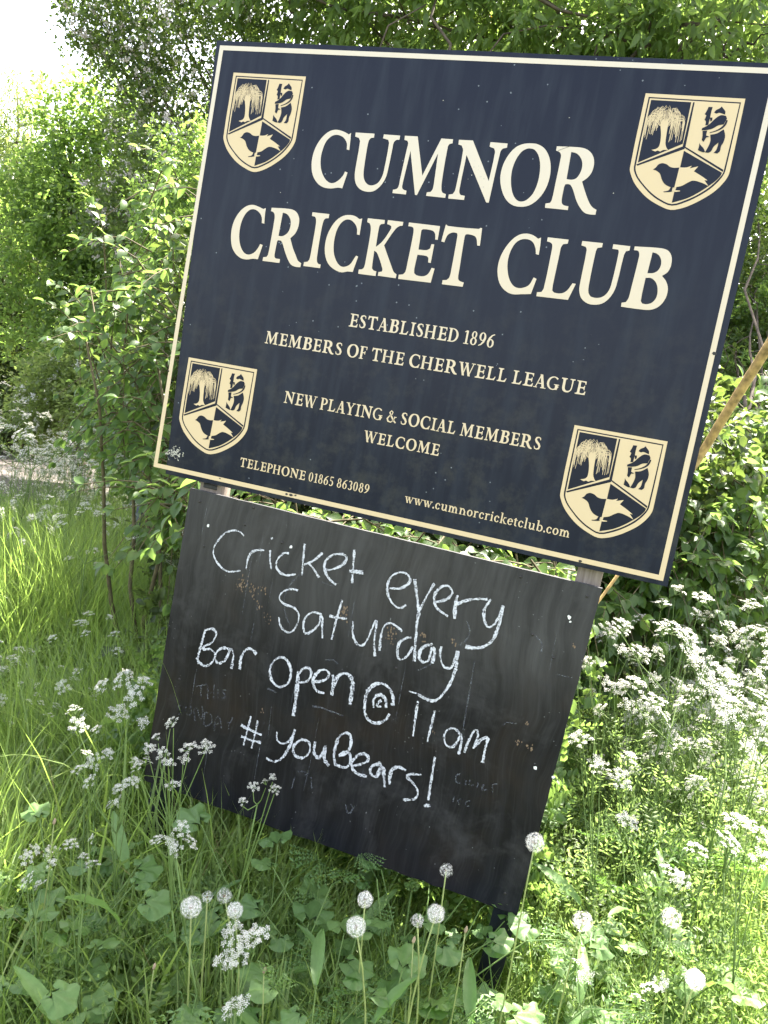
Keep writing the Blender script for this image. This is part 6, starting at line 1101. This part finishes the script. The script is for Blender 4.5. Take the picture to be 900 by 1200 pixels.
t = empty('metal_post', (f1[0], f1[1], 0), 'short dark blue metal post in the bushes below the sign\'s left corner', 'post')
mb = MB(); tz = f1[2]; mb.box((-.021, -.015, -.1), (.021, .015, tz)); obj('shaft', mb.mesh('shaft', [M['metal']]), t)
mb = MB(); mb.box((-.024, -.018, tz), (.024, .018, tz + .008)); obj('cap', mb.mesh('cap', [M['metal']]), t)

# ------------------------------------------------------------------ labels that tell alike plants apart
ORD = ['first', 'second', 'third', 'fourth', 'fifth', 'sixth', 'seventh', 'eighth', 'ninth', 'tenth', 'eleventh', 'twelfth', 'thirteenth', 'fourteenth', 'fifteenth', 'sixteenth', 'seventeenth', 'eighteenth', 'nineteenth', 'twentieth'] + ['twenty-' + w for w in ('first', 'second', 'third', 'fourth', 'fifth', 'sixth', 'seventh', 'eighth', 'ninth')] + ['thirtieth'] + ['thirty-' + w for w in ('first', 'second', 'third', 'fourth', 'fifth', 'sixth', 'seventh', 'eighth', 'ninth')]
WHAT = {'cow parsley left of the sign': ('cow parsley', .68), 'cow parsley along the lane': ('far cow parsley', .7), 'cow parsley right of the sign': ('cow parsley', .68), 'short cow parsley left of the blackboard': ('short cow parsley', .68),
        'round-leaved plants in the shaded grass': ('round-leaved plant', .15), 'round-leaved plants in the sunny tangle': ('sunlit round-leaved plant', .15), 'ferny clumps in the shade': ('ferny clump', .15), 'ferny clumps in the sun': ('sunlit ferny clump', .15)}
cells = {}
for o in list(scene.objects):
    g = o.get('group')
    if g not in WHAT or 'category' not in o: continue
    w_, hh = WHAT[g]; u, v, d = project((o.location.x, o.location.y, o.location.z + hh * o.scale[0]))
    if v > 990 and 170 < u < 640: hz = 'under the blackboard\'s ' + ('left end' if u < 320 else 'middle' if u < 480 else 'right end')
    elif u < 60: hz = 'at the left edge'
    elif u < 130: hz = 'near the left edge'
    elif u < 400: hz = 'just left of the blackboard'
    elif u < 745: hz = 'just right of the blackboard'
    elif u < 820: hz = 'between blackboard and right edge'
    else: hz = 'at the right edge'
    vt = 'beside the lane' if v < 600 else 'level with the board gap' if v < 690 else 'level with the greeting' if v < 790 else 'level with the chalk hashtag' if v < 910 else 'level with the blackboard\'s foot' if v < 1040 else 'by the bottom'
    cells.setdefault((w_, hz, vt), []).append((u, o))
for (w_, hz, vt), l in cells.items():
    l.sort(key=lambda e: e[0])
    for i, (u, o) in enumerate(l):
        o['label'] = '%s %s, %s%s' % (w_, hz, vt, '' if len(l) == 1 else ', %s from left' % ORD[min(i, 38)])
